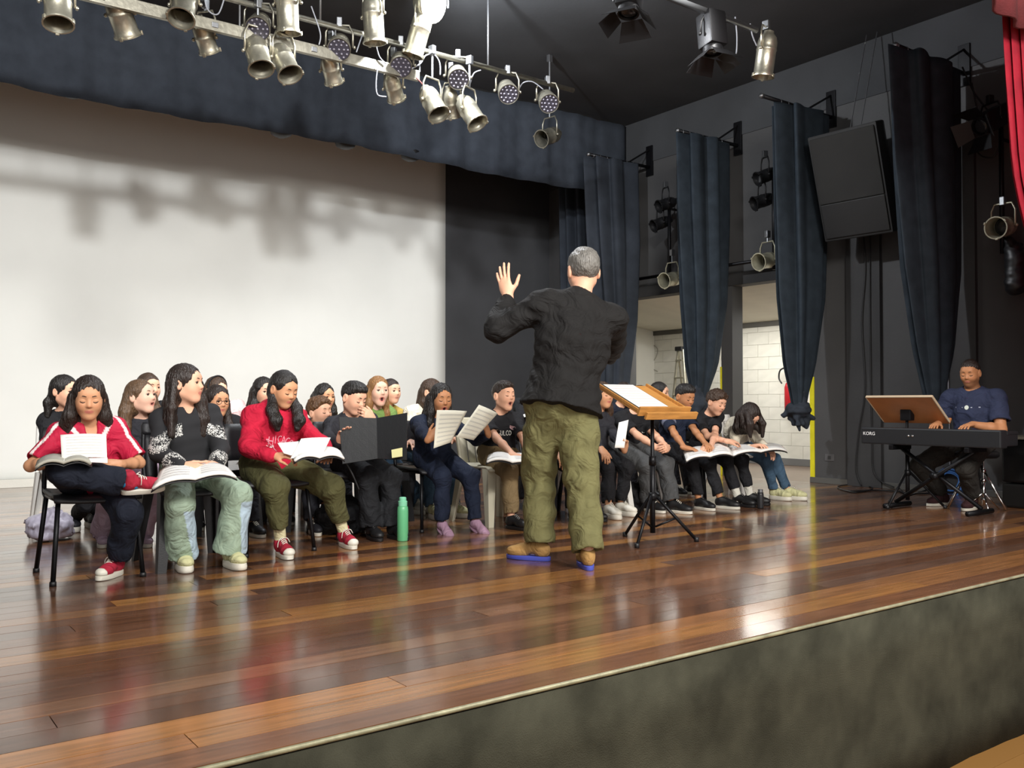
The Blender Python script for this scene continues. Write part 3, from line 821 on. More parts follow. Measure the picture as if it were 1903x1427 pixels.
def sample(f, ax, P, default=0.05):
    I = [np.clip(np.round((P[:, i]-ax[i][0])/(ax[i][1]-ax[i][0])).astype(int), 0, len(ax[i])-1) for i in range(3)]
    ins = np.all([(P[:, i] >= ax[i][0]) & (P[:, i] <= ax[i][-1]) for i in range(3)], 0)
    return np.where(ins, f[I[0], I[1], I[2]], default)
def folds(A, seed, f1=42.0, f2=85.0):
    r = np.random.RandomState(seed); d = r.randn(7, 3); d /= np.linalg.norm(d, axis=1)[:, None]; ph = r.rand(7)*6.28
    def fn(X, Y, Z):
        g = [X*d[i,0]+Y*d[i,1]+Z*d[i,2] for i in range(7)]
        w_ = 1.6*np.sin(11*g[3]+ph[3])+0.8*np.sin(23*g[4]+ph[4])
        a = np.sin(0.75*f1*g[0]+ph[0]+w_)*np.sin(0.5*f1*g[5]+ph[5]-0.6*w_)
        b = np.sin(0.7*f2*g[1]+ph[1]-w_*1.4)*np.sin(0.45*f2*g[6]+ph[6]+w_)
        return A*(1.0*a+0.55*b)
    return fn

class P:
    """a posed figure; all joints in the figure's own frame (x right, y forward, z up, origin on the floor under the hips)"""
    def __init__(s, label, pos, face, H, s_=0.8, hs=0.95, hip=0.52, g=1.0, tilt=0.0, knees=None, **kw):
        s.kw = kw; s.s = s_; s.hs = hs; s.g = g
        fd = Vector(face); rz = math.atan2(-fd.x, fd.y)
        s.rz = rz; s.pos = Vector((pos[0], pos[1], kw.get('z0', 0)))
        s.M = Matrix.Translation(s.pos) @ Matrix.Rotation(rz, 4, 'Z'); s.Mi = s.M.inverted()
        s.root = thing('person', label, 'person', s.pos, rz, kw.get('group'))
        s.Hc = s.L(H); s.Pc = V3(0, 0, hip)
        t = unit(s.Hc-s.Pc); s.tw = math.radians(kw.get('twist', 0))
        fw = V3(-math.sin(s.tw), math.cos(s.tw), 0); fw = unit(fw-t*float(fw@t)); s.fw = fw; s.sd = np.cross(fw, t)
        s.up = t
        s.N = s.Hc-t*0.172*hs-fw*kw.get('neck', 0.035)*hs
        s.Ch = s.Pc+(s.N-s.Pc)*0.60-fw*kw.get('slouch', 0.012)
        sw = kw.get('sw', 0.150)*s_*g**0.5; s.sw = sw
        dr = kw.get('drop', 0.045)*s_
        s.S = {1: s.N+s.sd*sw-t*dr, -1: s.N-s.sd*sw-t*dr}
        for sg, sh in kw.get('shrug', {}).items(): s.S[sg] = s.S[sg]+np.array(sh)
        hw = 0.085*s_; s.Hj = {1: s.Pc+V3(hw, 0.01, 0), -1: s.Pc+V3(-hw, 0.01, 0)}
        s.W = {}; s.E = {}; s.A = {}; s.K = {}
        for sg, nm in ((1, 'R'), (-1, 'L')):
            wt = kw.get('w'+nm)
            if wt is not None:
                s.W[sg] = s.L(wt); pole = kw.get('e'+nm, (sg*0.4, -0.7, -0.6))
                s.E[sg] = ik(s.S[sg], s.W[sg], 0.285*s_, 0.25*s_, pole)
            an = kw.get('a'+nm)
            if an is not None:
                s.A[sg] = s.L(an); s.K[sg] = ik(s.Hj[sg], s.A[sg], 0.425*s_*kw.get('lg', 1), 0.40*s_*kw.get('lg', 1), kw.get('k'+nm, (sg*0.12, 1, 0.9)))
    def L(s, p): return np.array(s.Mi @ Vector(p))
    def Wd(s, p): return s.M @ Vector(p)
    def torso(s, f, o, k=0.05, lower=True):
        q = s.s; g = s.g; fl = (s.fw, 1.28)
        if lower: f.ell(s.Pc+s.up*0.015, (0.150*q*g+o, 0.120*q*g+o, 0.105*q+o), np.stack([s.sd, s.fw, s.up], 1), k=k)
        f.cone(s.Pc+s.up*0.04*q, s.Ch, 0.120*q*g+o, 0.132*q*g+o, k=k, flat=fl)
        f.cone(s.Ch, s.N-s.up*0.09*q, 0.136*q*g+o, 0.105*q*g+o, k=k, flat=fl)
        if s.kw.get('belly'): f.ell(s.Pc+s.up*0.12*q+s.fw*0.05*q, (0.125*q*g+o, 0.11*q*g+o, 0.12*q+o), np.stack([s.sd, s.fw, s.up], 1), k=0.06)
        for sg in (-1, 1):
            f.cone(s.N-s.up*0.075*q, s.S[sg], 0.062*q+o, 0.056*q+o, k=0.05)
            f.cone(s.N+s.up*0.02*q, s.S[sg]+s.up*0.01*q, 0.036*q+o*0.6, 0.034*q+o*0.6, k=0.05)
    def build(s, top=None, pants=None, shoes=None, hair=None, skin='medium', mouth=0.0, eyes='down', head=(0,0,0), lips=None, handR=None, handL=None,
              h=0.0047, hc=0.0079, female=True, beard=False, brow=None, seed=1, skin_legs=False, socks=None, arms_bare=False):
        q, hs, g = s.s, s.hs, s.g; kw = s.kw; R = rot3(*head); s.R = R; root = s.root
        al = kw.get('arm', 0.9)
        # ---------------- clothes first, so the covered skin can be thinned out
        occ = []
        if top:
            f = Field(); o = top.get('o', 0.018); s.torso(f, o, lower=not top.get('len'))
            ln = top.get('len', 0.0)
            if ln: f.cone(s.Pc+s.up*0.03, s.Pc-s.up*ln+s.fw*top.get('hemf', 0.0), 0.140*q*g+o, 0.156*q*g+o+top.get('flare', 0), k=0.04, flat=(s.fw, 1.15), cap=0.0)
            sl = top.get('sleeve', 0.6); cuts = []
            for sg in (-1, 1):
                if sg not in s.E: continue
                so_ = top.get('so', 0.015); a, e, w_ = s.S[sg], s.E[sg], s.W[sg]
                if sl <= 1:
                    c = a+(e-a)*sl; f.cone(a, c, 0.046*q*al+so_, 0.044*q*al+so_*1.3, k=0.03, cap=0.0)
                    u = unit(e-a); cuts.append((c-u*0.022, c+u*0.004, 0.044*q*al+so_*0.45))
                else:
                    f.cone(a, e, 0.045*q*al+so_, 0.040*q*al+so_, k=0.035)
                    c = e+(w_-e)*(sl-1); f.cone(e, c, 0.040*q*al+so_, 0.030*q*al+so_*top.get('cuff', 0.8), k=0.03)
            if top.get('neck', 'crew') != 'none':
                nd = top.get('neckd', 0.0)
                c = s.N+s.up*0.055*q+s.fw*0.012
                f.ell(c, (0.066*q+0.008, 0.058*q+0.006, 0.045*q), np.stack([s.sd, s.fw, s.up], 1), k=0.008, op='s')
                if nd: f.cone(c+s.fw*0.03, c-s.up*nd+s.fw*0.10, 0.035, 0.012, k=0.008, op='s')
            if top.get('hood'):
                c = s.N+s.up*0.03*q-s.fw*0.075*q
                f.ell(c, (0.105*q, 0.05*q, 0.055*q), np.stack([s.sd, s.fw, s.up], 1), k=0.03)
                f.cone(c+s.sd*0.07*q, s.N+s.sd*0.055*q+s.fw*0.07*q-s.up*0.03*q, 0.033*q, 0.020*q, k=0.02)
                f.cone(c-s.sd*0.07*q, s.N-s.sd*0.055*q+s.fw*0.07*q-s.up*0.03*q, 0.033*q, 0.020*q, k=0.02)
            f.disp(folds(top.get('fold', 0.0055), seed))
            for ca, cb, cr_ in cuts: f.cone(ca, cb, cr_, cr_, k=0.003, op='s', cap=0.02, cap0=0.0)
            G, ax = f.grid(hc); V, F = surface_nets(G, ax); V = relax(V, F, 1)
            col = None
            if top.get('paint'): col = top['paint'](s, V)
            me = np_mesh(top.get('name', 'shirt'), V, F, col)
            s.shirt = link(top.get('name', 'shirt'), me, top['m'], root); occ.append((G, ax))
        if pants:
            f = Field(); o = pants.get('o', 0.009); cuts = []
            f.ell(s.Pc+s.up*0.01, (0.152*q*g*pants.get('pg', 1)+o, 0.122*q*g*pants.get('pg', 1)+o, 0.108*q+o), np.stack([s.sd, s.fw, s.up], 1), k=0.04)
            f.cone(s.Pc, s.Pc+s.up*pants.get('rise', 0.06)*q, 0.120*q*g+o, 0.118*q*g+o, k=0.04, flat=(s.fw, 1.25))
            if pants.get('crotch'): f.cone(s.Pc, s.Pc-V3(0, 0, pants['crotch']), 0.10*q*g+o, 0.05, k=0.06)
            for sg in (-1, 1):
                if sg not in s.A: continue
                a, kn, an = s.Hj[sg], s.K[sg], s.A[sg]
                f.cone(a, kn, 0.086*q*g+o, pants.get('rk', 0.060*q*g+o), k=0.04)
                hem = pants.get('hem', 0.93); c = kn+(an-kn)*hem; rh = pants.get('rh', 0.05)
                f.cone(kn, c, pants.get('rk', 0.060*q*g+o*0.9), rh, k=0.035, cap=0.0)
                u = unit(an-kn); cuts.append((c-u*0.025, c+u*0.004, rh-0.015))
            f.disp(folds(pants.get('fold', 0.007), seed+50, 36, 75))
            for ca, cb, cr_ in cuts: f.cone(ca, cb, cr_, cr_, k=0.003, op='s', cap=0.02, cap0=0.0)
            G, ax = f.grid(hc*1.3); V, F = surface_nets(G, ax); V = relax(V, F, 1)
            s.pants = link(pants.get('name', 'trousers'), np_mesh('trousers', V, F, pants['paint'](s, V) if pants.get('paint') else None), pants['m'], root); occ.append((G, ax))
        # ---------------- body
        f = Field(); s.torso(f, 0.0)
        f.cone(s.N-s.up*0.03*q, s.Hc-np.array(R[:, 2])*0.055*hs-np.array(R[:, 1])*0.018*hs, 0.052*q*kw.get('nk', 1.0)+0.004, 0.046*hs*kw.get('nk', 1.0), k=0.03)
        head_field(f, s.Hc, R, hs, mouth, eyes, female, beard)
        for sg in (-1, 1):
            if sg in s.E:
                a, e, w_ = s.S[sg], s.E[sg], s.W[sg]
                f.cone(a, a+(e-a)*0.5, 0.048*q*al, 0.045*q*al, k=0.03); f.cone(a+(e-a)*0.5, e, 0.045*q*al, 0.037*q*al, k=0.03)
                mfa = e+(w_-e)*0.35
                f.cone(e, mfa, 0.037*q*al, 0.038*q*al, k=0.025); f.cone(mfa, w_, 0.038*q*al, 0.0245*q*al**0.5, k=0.02)
                hd = (handR if sg == 1 else handL) or {}
                d = np.array(hd.get('d', unit(w_-e))); n_ = np.array(hd.get('n', (0, 0.1, -1))); th = np.array(hd.get('t', (-sg, 0.2, 0.2)))
                hand_field(f, w_, d, n_, th, hs*kw.get('hnd', 0.92), hd.get('c', 0.45), hd.get('sp', 0.2), hd.get('th', 0.4))
            if sg in s.A:
                a, kn, an = s.Hj[sg], s.K[sg], s.A[sg]
                f.cone(a, kn, 0.074*q, 0.050*q, k=0.03); c = kn+(an-kn)*0.35
                f.cone(kn, c, 0.048*q, 0.047*q, k=0.03); f.cone(c, an, 0.047*q, 0.031*q, k=0.02)
        V, F = f.nets(h); V = relax(V, F, 1, 0.35)
        hid = np.zeros(len(V), bool)
        dep = np.full(len(V), 0.05)
        for G, ax in occ: dep = np.minimum(dep, sample(G, ax, V))
        hid = dep < -0.011
        C = head_tint(V, s.Hc, R, hs, SKIN[skin], mouth, lips or ('#b5655c' if female else '#a8665a'), hair['c'] if hair else 'dark', beard)
        V = shrink(V, F, dep < -0.018, 0.012)
        V, F = cluster(V, F, hid, dep)
        link('body', np_mesh('body', V, F, C), M_SKIN, root)
        # ---------------- face details
        Rm = Matrix([list(r) for r in R]); Hm = Matrix.Translation(Vector(s.Hc)) @ Rm.to_4x4() @ Matrix.Scale(hs, 4)
        bc = hair_mat(brow or (hair['c'] if hair else 'dark'))
        for sx in (-1, 1):
            mb = MB(); mb.tube([Hm @ Vector(p) for p in ((sx*0.014, 0.0875, 0.0285), (sx*0.029, 0.0855, 0.0325), (sx*0.047, 0.0715, 0.0275))], [0.0032*hs, 0.0042*hs, 0.0022*hs], 6, smooth_n=3, flat=0.8)
            mb.build('eyebrow', bc, root, True)
            mb = MB()
            if eyes == 'open':
                pts = ((sx*0.0155, 0.081, 0.008), (sx*0.031, 0.0862, 0.0125), (sx*0.046, 0.076, 0.008))
                ey = bpy.data.objects.new('eye', eye_mesh()); COL.objects.link(ey); ey.parent = root
                ey.matrix_local = Hm @ Matrix.Translation((sx*0.031, 0.0715, 0.0055)) @ Matrix.Rotation(math.radians(kw.get('gaze', 0)), 4, 'Z') @ Matrix.Rotation(math.radians(kw.get('gazev', -4)), 4, 'X') @ Matrix.Scale(0.0128, 4)
            else:
                pts = ((sx*0.0165, 0.0815, 0.001), (sx*0.024, 0.0858, -0.0025), (sx*0.031, 0.0872, -0.0035), (sx*0.039, 0.0845, -0.002), (sx*0.0455, 0.078, 0.0015))
            mb.tube([Hm @ Vector(p) for p in pts], [0.0014*hs]+[0.0022*hs]*(len(pts)-2)+[0.0015*hs], 6, smooth_n=3)
            mb.build('eyelashes', lash_mat(), root, True)
        if mouth <= 0.05:
            mb = MB(); mb.tube([Hm @ Vector(p) for p in ((-0.020, 0.0765, -0.0545), (-0.009, 0.0855, -0.0545), (0, 0.0880, -0.0550), (0.009, 0.0855, -0.0545), (0.020, 0.0765, -0.0545))], [0.0008*hs, 0.0012*hs, 0.0013*hs, 0.0012*hs, 0.0008*hs], 6, smooth_n=3)
            mb.build('mouth_line', mat('mouth_line', '#5a2a24', 0.6), root, True)
        # ---------------- hair
        if hair: s.hair(hair, R, seed)
        # ---------------- shoes and socks
        if shoes:
            kind, size, cols = shoes[0], shoes[1], shoes[2]
            for sg, nm in ((1, 'R'), (-1, 'L')):
                if sg not in s.A: continue
                hd = kw.get('f'+nm, (sg*0.15, 1, 0)); 
                put_shoe(root, kind, size, s.A[sg], hd, kw.get('p'+nm, 0), cols, kw.get('r'+nm, 0))
        if socks:
            for sg in (-1, 1):
                if sg not in s.A: continue
                an, kn = s.A[sg], s.K[sg]; u = unit(kn-an)
                f = Field(); f.cone(an-u*0.02, an+u*socks[1], 0.036*q+0.004, 0.040*q+0.004, k=0.01)
                link('sock', f.mesh('sock', 0.007), socks[0], root)
        return s
    def hair(s, hr, R, seed):
        hs = s.hs; Hc = s.Hc; f = Field(); kind = hr['k']; Rn = np.array(R)
        def hp(x, y, z): return Hc+Rn @ V3(x, y, z)*hs
        vol = hr.get('vol', 1.0)
        def cap(c, r, op='u', k=0.01): f.ell(hp(*c), tuple(np.array(r)*hs), Rn, k=k, op=op)
        if kind == 'short':
            cap((0, -0.014, 0.036), (0.0795*vol, 0.099*vol, 0.091*vol))
            if hr.get('top'): cap((0, 0.03, 0.088), (0.060, 0.062, 0.042*hr['top']), k=0.03)
            cap((0, 0.118, -0.012), (0.064, 0.062, 0.082), 's', 0.012)
            p = hp(0, -0.02, hr.get('low', 0.0)); n_ = Rn @ V3(0, 0.62, -1); f.half(p, n_, k=0.012)
            for sx in (-1, 1): cap((sx*0.082, -0.004, -0.008), (0.022, 0.026, 0.036), 's', 0.008)
        else:
            cap((0, -0.014, 0.034), (0.083*vol, 0.102*vol, 0.093*vol))
            cap((0, -0.045, -0.03), (0.078*vol, 0.066*vol, 0.09), k=0.03)
            cap((hr.get('px', 0)*0.02, 0.116, -0.022), (0.057*hr.get('fw', 1), 0.082, 0.098), 's', 0.014)
            cap((hr.get('px', 0)*0.02, 0.10, 0.04), (0.026, 0.04, 0.058), 's', 0.02)
            cap((0, 0.12, -0.09), (0.066, 0.10, 0.075), 's', 0.02)
            if hr.get('ears'):
                for sx in (-1, 1): cap((sx*0.085, 0.0, -0.006), (0.020, 0.024, 0.036), 's', 0.008)
        for lock in hr.get('locks', []):
            pts, rr_ = lock
            for i in range(len(pts)-1):
                a = Hc+V3(*pts[i])*hs if not hr.get('rot') else hp(*pts[i]); b = Hc+V3(*pts[i+1])*hs if not hr.get('rot') else hp(*pts[i+1])
                f.cone(a, b, rr_[i]*hs, rr_[i+1]*hs, k=0.02)
        rnd = np.random.RandomState(seed); ph = rnd.rand(4)*6.28
        curl = hr.get('curl', 0)
        def dsp(X, Y, Z):
            x, y, z = X-Hc[0], Y-Hc[1], Z-Hc[2]
            if curl:
                return -curl*0.006*(np.sin(150*x+ph[0]+2*np.sin(60*z))*np.sin(150*y+ph[1])*np.sin(140*z+ph[2]+2*np.sin(70*x))+0.5*np.sin(70*x+60*z+ph[3]))
            a = np.arctan2(x, y+0.03)
            return 0.0022*np.sin(34*a+ph[0]+3*np.sin(9*z+ph[1]))+0.0015*np.sin(61*a+ph[2]+4*np.sin(11*z))
        f.disp(dsp)
        link('hair', f.mesh('hair', hr.get('h', s.kw.get('hh', 0.0058)), 1), hair_mat(hr['c']), s.root)
        if hr.get('band'):
            a, m_ = hr['band']
            ring = [Vector(hp(0.088*math.cos(t), -0.01+a*0.03, 0.034+0.097*math.sin(t))) for t in np.linspace(-0.3, math.pi+0.3, 18)]
            MB().tube(ring, 0.006, 6).build('headband', m_, s.root, True)
    def decal(s, target, lines, c, w_, h_, m, name='print', draw=None):
        """flat print laid on the cloth: outline polygons in the chest plane, projected along -forward"""
        me = target.data; bv = BVHTree.FromPolygons([v.co for v in me.vertices], [p.vertices for p in me.polygons])
        sd, up, fw = Vector(s.sd), Vector(s.up), Vector(s.fw)
        if draw is None:
            cu = bpy.data.curves.new(name, 'FONT'); cu.body = lines; cu.align_x = 'CENTER'; cu.align_y = 'CENTER'; cu.size = 1; cu.resolution_u = 2
            to = bpy.data.objects.new('tmp', cu); COL.objects.link(to); dg = bpy.context.evaluated_depsgraph_get(); tm = bpy.data.meshes.new_from_object(to.evaluated_get(dg))
            bm = bmesh.new(); bm.from_mesh(tm); bmesh.ops.subdivide_edges(bm, edges=bm.edges[:], cuts=1)
            xs = [v.co.x for v in bm.verts]; ys = [v.co.y for v in bm.verts]
            x0, x1, y0, y1 = min(xs), max(xs), min(ys), max(ys)
            if len(lines) == 1: w_ = (x1-x0)/(y1-y0)*h_*0.72
            bm.verts.index_update()
            V = [((v.co.x-(x0+x1)/2)/(x1-x0)*w_, (v.co.y-(y0+y1)/2)/(y1-y0)*h_) for v in bm.verts]; F = [[v.index for v in p.verts] for p in bm.faces]
            bm.free(); bpy.data.objects.remove(to)
        else: V, F = draw
        out = []
        C = Vector(c)
        for x, y in V:
            o = C-sd*x*-1*1.0+up*y+fw*0.4 if False else C+sd*(-x)+up*y+fw*0.4
            hit = bv.ray_cast(o, -fw)
            p = hit[0] if hit[0] is not None else C+sd*(-x)+up*y
            out.append(p+fw*0.0025)
        mb = MB(); mb.add(out, F); return mb.build(name, m, target)
# ================================================================== DRAPES, LAMPS, WALL GEAR
leg_drape(4.63, 0, 0, 4.22, [(100, 1722, 50, 0.13, 0.24), (300, 1726, 47, 0.13, 0.24), (500, 1732, 40, 0.13, 0.24), (650, 1736, 28, 0.10, 0.2), (740, 1737, 14, 0.07, 0.1), (775, 1738, 10, 0.05, 0.08)],
    'tall black leg curtain knotted behind the keyboard player', 1671, 1, knot=(1737, 752, 0.13))
leg_drape(6.16, 0, 0, 4.17, [(198, 1492, 40, 0.13, 0.24), (350, 1492, 38, 0.13, 0.24), (550, 1490, 33, 0.13, 0.24), (680, 1486, 22, 0.10, 0.2), (740, 1485, 12, 0.07, 0.1), (770, 1485, 9, 0.05, 0.08)],
    'blue-black leg curtain knotted beside the yellow edged opening', 1419, 2, knot=(1485, 762, 0.15))
leg_drape(7.5, 0, 0, 4.15, [(256, 1306, 37, 0.13, 0.24), (400, 1307, 36, 0.13, 0.24), (560, 1308, 31, 0.13, 0.24), (680, 1304, 22, 0.10, 0.2), (730, 1300, 13, 0.07, 0.1), (760, 1298, 10, 0.05, 0.08)],
    'blue-black leg curtain in front of the pillar between the two openings', 1262, 3, knot=(1294, 752, 0.15))
leg_drape(9.05, 0, 0, 4.2, [(315, 1140, 38, 0.13, 0.24), (450, 1144, 36, 0.13, 0.24), (600, 1146, 28, 0.13, 0.24), (700, 1142, 22, 0.10, 0.2), (869, 1140, 20, 0.08, 0.1)],
    'dark leg curtain hanging beyond the conductor near the back wall', 1095, 4, mcloth=M_BLACKCLOTH)
leg_drape(10.4, 0, 0, 4.25, [(330, 1076, 26, 0.13, 0.24), (450, 1078, 26, 0.13, 0.24), (600, 1078, 24, 0.13, 0.24), (862, 1076, 22, 0.10, 0.2)],
    'farthest dark leg curtain beside the black back wall', 1040, 5, mcloth=M_BLACKCLOTH)

# red house curtain swept aside at the proscenium, with its scalloped valance
M_RED = mat('red_velvet', '#8e1226', 0.8, 0, 0.2, 80, 0.2, 8, spec=0.3)
rt = thing('house_curtain', 'red velvet house curtain drawn aside at the right edge', 'curtain', (0, 0, 0))
def rc(z, x0): return (z, (x0+9.5)/2, 3.0, (9.5-x0)/2, 0.10, 0.05)
MB().loft(drape(resample([rc(4.8, 6.40), rc(4.0, 6.45), rc(3.2, 6.52), rc(2.55, 6.60), rc(2.2, 6.74), rc(1.6, 7.25), rc(1.1, 7.6), rc(0.02, 7.55)], 30), 26, 240, 5)).build('cloth', M_RED, rt, smooth=True)
g = []
for i in range(90):
    x = 5.75+(9.5-5.75)*i/89; sc_ = 3.60-0.16*abs(math.sin((x-5.75)/1.25*math.pi))**0.6
    g.append([(x, 2.86+0.03*math.sin(x*22), sc_+(4.88-sc_)*t) for t in np.linspace(0, 1, 6)])
MB().sheet(g, 0.02).build('valance', mat('dark_red_velvet', '#5a1a1e', 0.85, 0, 0.2, 80, 0.2, 8), rt, smooth=True)

# ---- stage lamps: modelled pointing down -z, lens at the bottom
def ring_profile(pts_out, th): return pts_out+[(r-th, z) for r, z in reversed(pts_out)]
LM = {}
def lamp_meshes(kind):
    if kind in LM: return LM[kind]
    d = {}
    if kind in ('par', 'parlong', 'small'):
        L = {'par': 0.20, 'parlong': 0.27, 'small': 0.15}[kind]; r = {'par': 0.09, 'parlong': 0.088, 'small': 0.075}[kind]
        prof = [(r*1.0, 0.0), (r*1.0, -0.03), (r*1.03, -0.035), (r*1.03, -0.045), (r*0.99, -0.05), (r*0.98, -L+0.03), (r*1.04, -L+0.02), (r*1.06, -L)]
        d['barrel'] = MB().lathe(ring_profile(prof, 0.004), 24, close=True).mesh('barrel', angle=40)
        d['rear_cap'] = MB().lathe([(r*1.0, 0.0), (r*0.98, 0.03), (r*0.86, 0.07), (r*0.62, 0.095), (r*0.55, 0.10), (r*0.5, 0.125), (0, 0.13)], 24).mesh('rear_cap', angle=45)
        mb = MB(); mb.lathe([(r*1.06, -L), (r*1.16, -L-0.002), (r*1.16, -L-0.012), (r*1.04, -L-0.012), (r*1.02, -L)], 24, close=True)
        for k in range(3):
            a = 2*math.pi*k/3+0.5; mb.cbox((-0.012, -0.006, -0.02), (0.012, 0.006, 0.012), 0.002, Matrix.Translation((math.cos(a)*r*1.17, math.sin(a)*r*1.17, -L)) @ Matrix.Rotation(a+math.pi/2, 4, 'Z'))
        d['gel_frame'] = mb.mesh('gel_frame', angle=40)
        d['lens'] = MB().lathe([(0.0, -0.05), (r*0.5, -0.046), (r*0.95, -0.03), (r*0.95, -0.022), (0, -0.02)], 20).mesh('lens', True)
        w_ = r*1.18; zc = -0.05
    elif kind == 'led':
        r = 0.092; L = 0.10
        prof = [(r*0.9, 0.03), (r*1.0, 0.0), (r*1.0, -0.05), (r*1.06, -0.055), (r*1.06, -0.10)]
        d['barrel'] = MB().lathe(ring_profile(prof, 0.005), 24, close=True).mesh('barrel', angle=40)
        d['rear_cap'] = MB().lathe([(r*0.92, 0.03), (r*0.9, 0.09), (r*0.75, 0.11), (0, 0.112)], 24).mesh('rear_cap', angle=40)
        d['face_plate'] = MB().lathe([(0, -0.09), (r*0.98, -0.09), (r*0.98, -0.08), (0, -0.08)], 24).mesh('face_plate', angle=40)
        mb = MB()
        for n_, rr_ in ((1, 0), (6, 0.45), (12, 0.8)):
            for k in range(n_):
                a = 2*math.pi*k/n_; mb.lathe([(0.0105, -0.089), (0.009, -0.095), (0.005, -0.0985), (0, -0.099)], 8, Matrix.Translation((rr_*r*math.cos(a), rr_*r*math.sin(a), 0)))
        d['lens_array'] = mb.mesh('lens_array', True)
        w_ = r*1.22; zc = -0.02
    elif kind == 'fresnel':
        d['barrel'] = MB().cbox((-0.09, -0.09, -0.10), (0.09, 0.10, 0.2), 0.02).lathe([(0.085, -0.10), (0.088, -0.15), (0.075, -0.15), (0.075, -0.10)], 20).mesh('barrel', angle=40)
        d['lens'] = MB().lathe([(0, -0.145), (0.05, -0.142), (0.075, -0.13), (0.075, -0.12), (0, -0.12)], 20).mesh('lens', True)
        d['rear_cap'] = MB().cbox((-0.07, -0.07, 0.115), (0.07, 0.07, 0.16), 0.01).mesh('rear_cap')
        w_ = 0.115; zc = 0.0
    me = MB(); t = 0.013
    pts = [(-w_, 0, zc), (-w_, 0, 0.10), (-w_*0.72, 0, 0.165), (w_*0.72, 0, 0.165), (w_, 0, 0.10), (w_, 0, zc)]
    me.tube(pts, 0.008, 8, flat=0.45, up=(0, 1, 0)) if False else me.tube(pts, 0.009, 8)
    d['yoke'] = me.mesh('yoke', True)
    mb = MB()
    for sx in (-1, 1): mb.lathe([(0, 0), (0.014, 0), (0.016, 0.012), (0.009, 0.02), (0, 0.022)], 10, Matrix.Translation((sx*(w_+0.004), 0, zc)) @ Matrix.Rotation(sx*math.pi/2, 4, 'Y'))
    d['pivot_knobs'] = mb.mesh('pivot_knobs', True); d['_zc'] = zc
    if kind == 'fresnel':
        for k in range(4):
            mb = MB(); R_ = Matrix.Rotation(k*math.pi/2, 4, 'Z'); wd = 0.085 if k % 2 else 0.11
            mb.add([R_ @ Vector(p) for p in ((-0.085, 0.088, -0.15), (0.085, 0.088, -0.15), (wd*1.25, 0.20, -0.26), (-wd*1.25, 0.20, -0.26), (-0.085, 0.091, -0.149), (0.085, 0.091, -0.149), (wd*1.25, 0.203, -0.259), (-wd*1.25, 0.203, -0.259))], [[0,1,2,3],[7,6,5,4],[0,4,5,1],[1,5,6,2],[2,6,7,3],[3,7,4,0]])
            d['barn_door%d' % k] = mb.mesh('barn_door')
    LM[kind] = d; return d
M_ALU2 = mat('tarnished_aluminium', '#8f8c80', 0.4, 0.8, 0.15, 30, 0.15, 25)
M_DLENS = mat('dark_lens', '#2b2d31', 0.12)
M_BLK2 = mat('black_lamp_paint', '#1d1d1f', 0.45, 0.3, 0.08, 60)
M_PURPLE = mat('led_face', '#34323c', 0.4)
M_LEDLENS = mat('clear_led_lens', '#77747e', 0.2)
def lamp(kind, P_, aim, label, group, mbody=None, hang=None, cat='stage light', yoke_tilt=0.0):
    """hang = pipe height above; the yoke stays upright, the can tilts inside it"""
    a = Vector(aim).normalized(); m = lamp_meshes(kind); body = mbody or M_ALU
    az = math.atan2(a.y, a.x) if (abs(a.x)+abs(a.y)) > 0.05 else 0.6
    side = Vector((-math.sin(az), math.cos(az), 0)); root = thing('stage_light', label, cat, P_, az-math.pi/2, group)
    la = math.atan2(math.hypot(a.x, a.y), -a.z)      # tilt from straight down, towards local +y
    Rx = Matrix.Rotation(la, 4, 'X'); zc = m['_zc']
    T = Rx @ Matrix.Translation((0, 0, -zc))
    mats = {'lens': M_DLENS, 'gel_frame': body, 'face_plate': M_PURPLE, 'lens_array': M_LEDLENS}
    bar = None
    for nm, me in m.items():
        if nm[0] == '_': continue
        mm = mats.get(nm, body); base = nm.rstrip('0123456789')
        if base in ('yoke', 'pivot_knobs'):
            mm = body if kind != 'fresnel' else M_BLK2
        if base == 'barn_door': mm = M_BLK2
        o = bpy.data.objects.new(base, me); COL.objects.link(o); o.parent = root
        if not me.materials: me.materials.append(mm)
        o.material_slots[0].link = 'OBJECT'; o.material_slots[0].material = mm
        if base in ('yoke', 'pivot_knobs'):
            o.matrix_local = Matrix.Rotation(yoke_tilt, 4, 'X') @ Matrix.Translation((0, 0, -zc))
        else: o.matrix_local = T
    top = 0.165-zc
    tp = Matrix.Rotation(yoke_tilt, 4, 'X') @ Vector((0, 0, top))
    hz_ = (hang-P_.z) if hang else top+0.05
    mb = MB(); mb.tube([tp, (0, 0, max(hz_, top+0.03))], 0.011, 8)
    mb.cbox((-0.022, -0.03, max(hz_, top+0.03)-0.05), (0.022, 0.03, max(hz_, top+0.03)+0.03), 0.006)
    mb.build('hook_clamp', M_BLK2 if kind == 'fresnel' else M_STEEL, root)
    return root
def cv(r, u, f): return RGT*r+Vector((0, 0, u))+FWD*f
PY, PZ, RZ = 7.0, 4.07, 3.83
ordn = ['first', 'second', 'third', 'fourth', 'fifth', 'sixth', 'seventh', 'eighth', 'ninth', 'tenth', 'eleventh', 'twelfth', 'thirteenth']
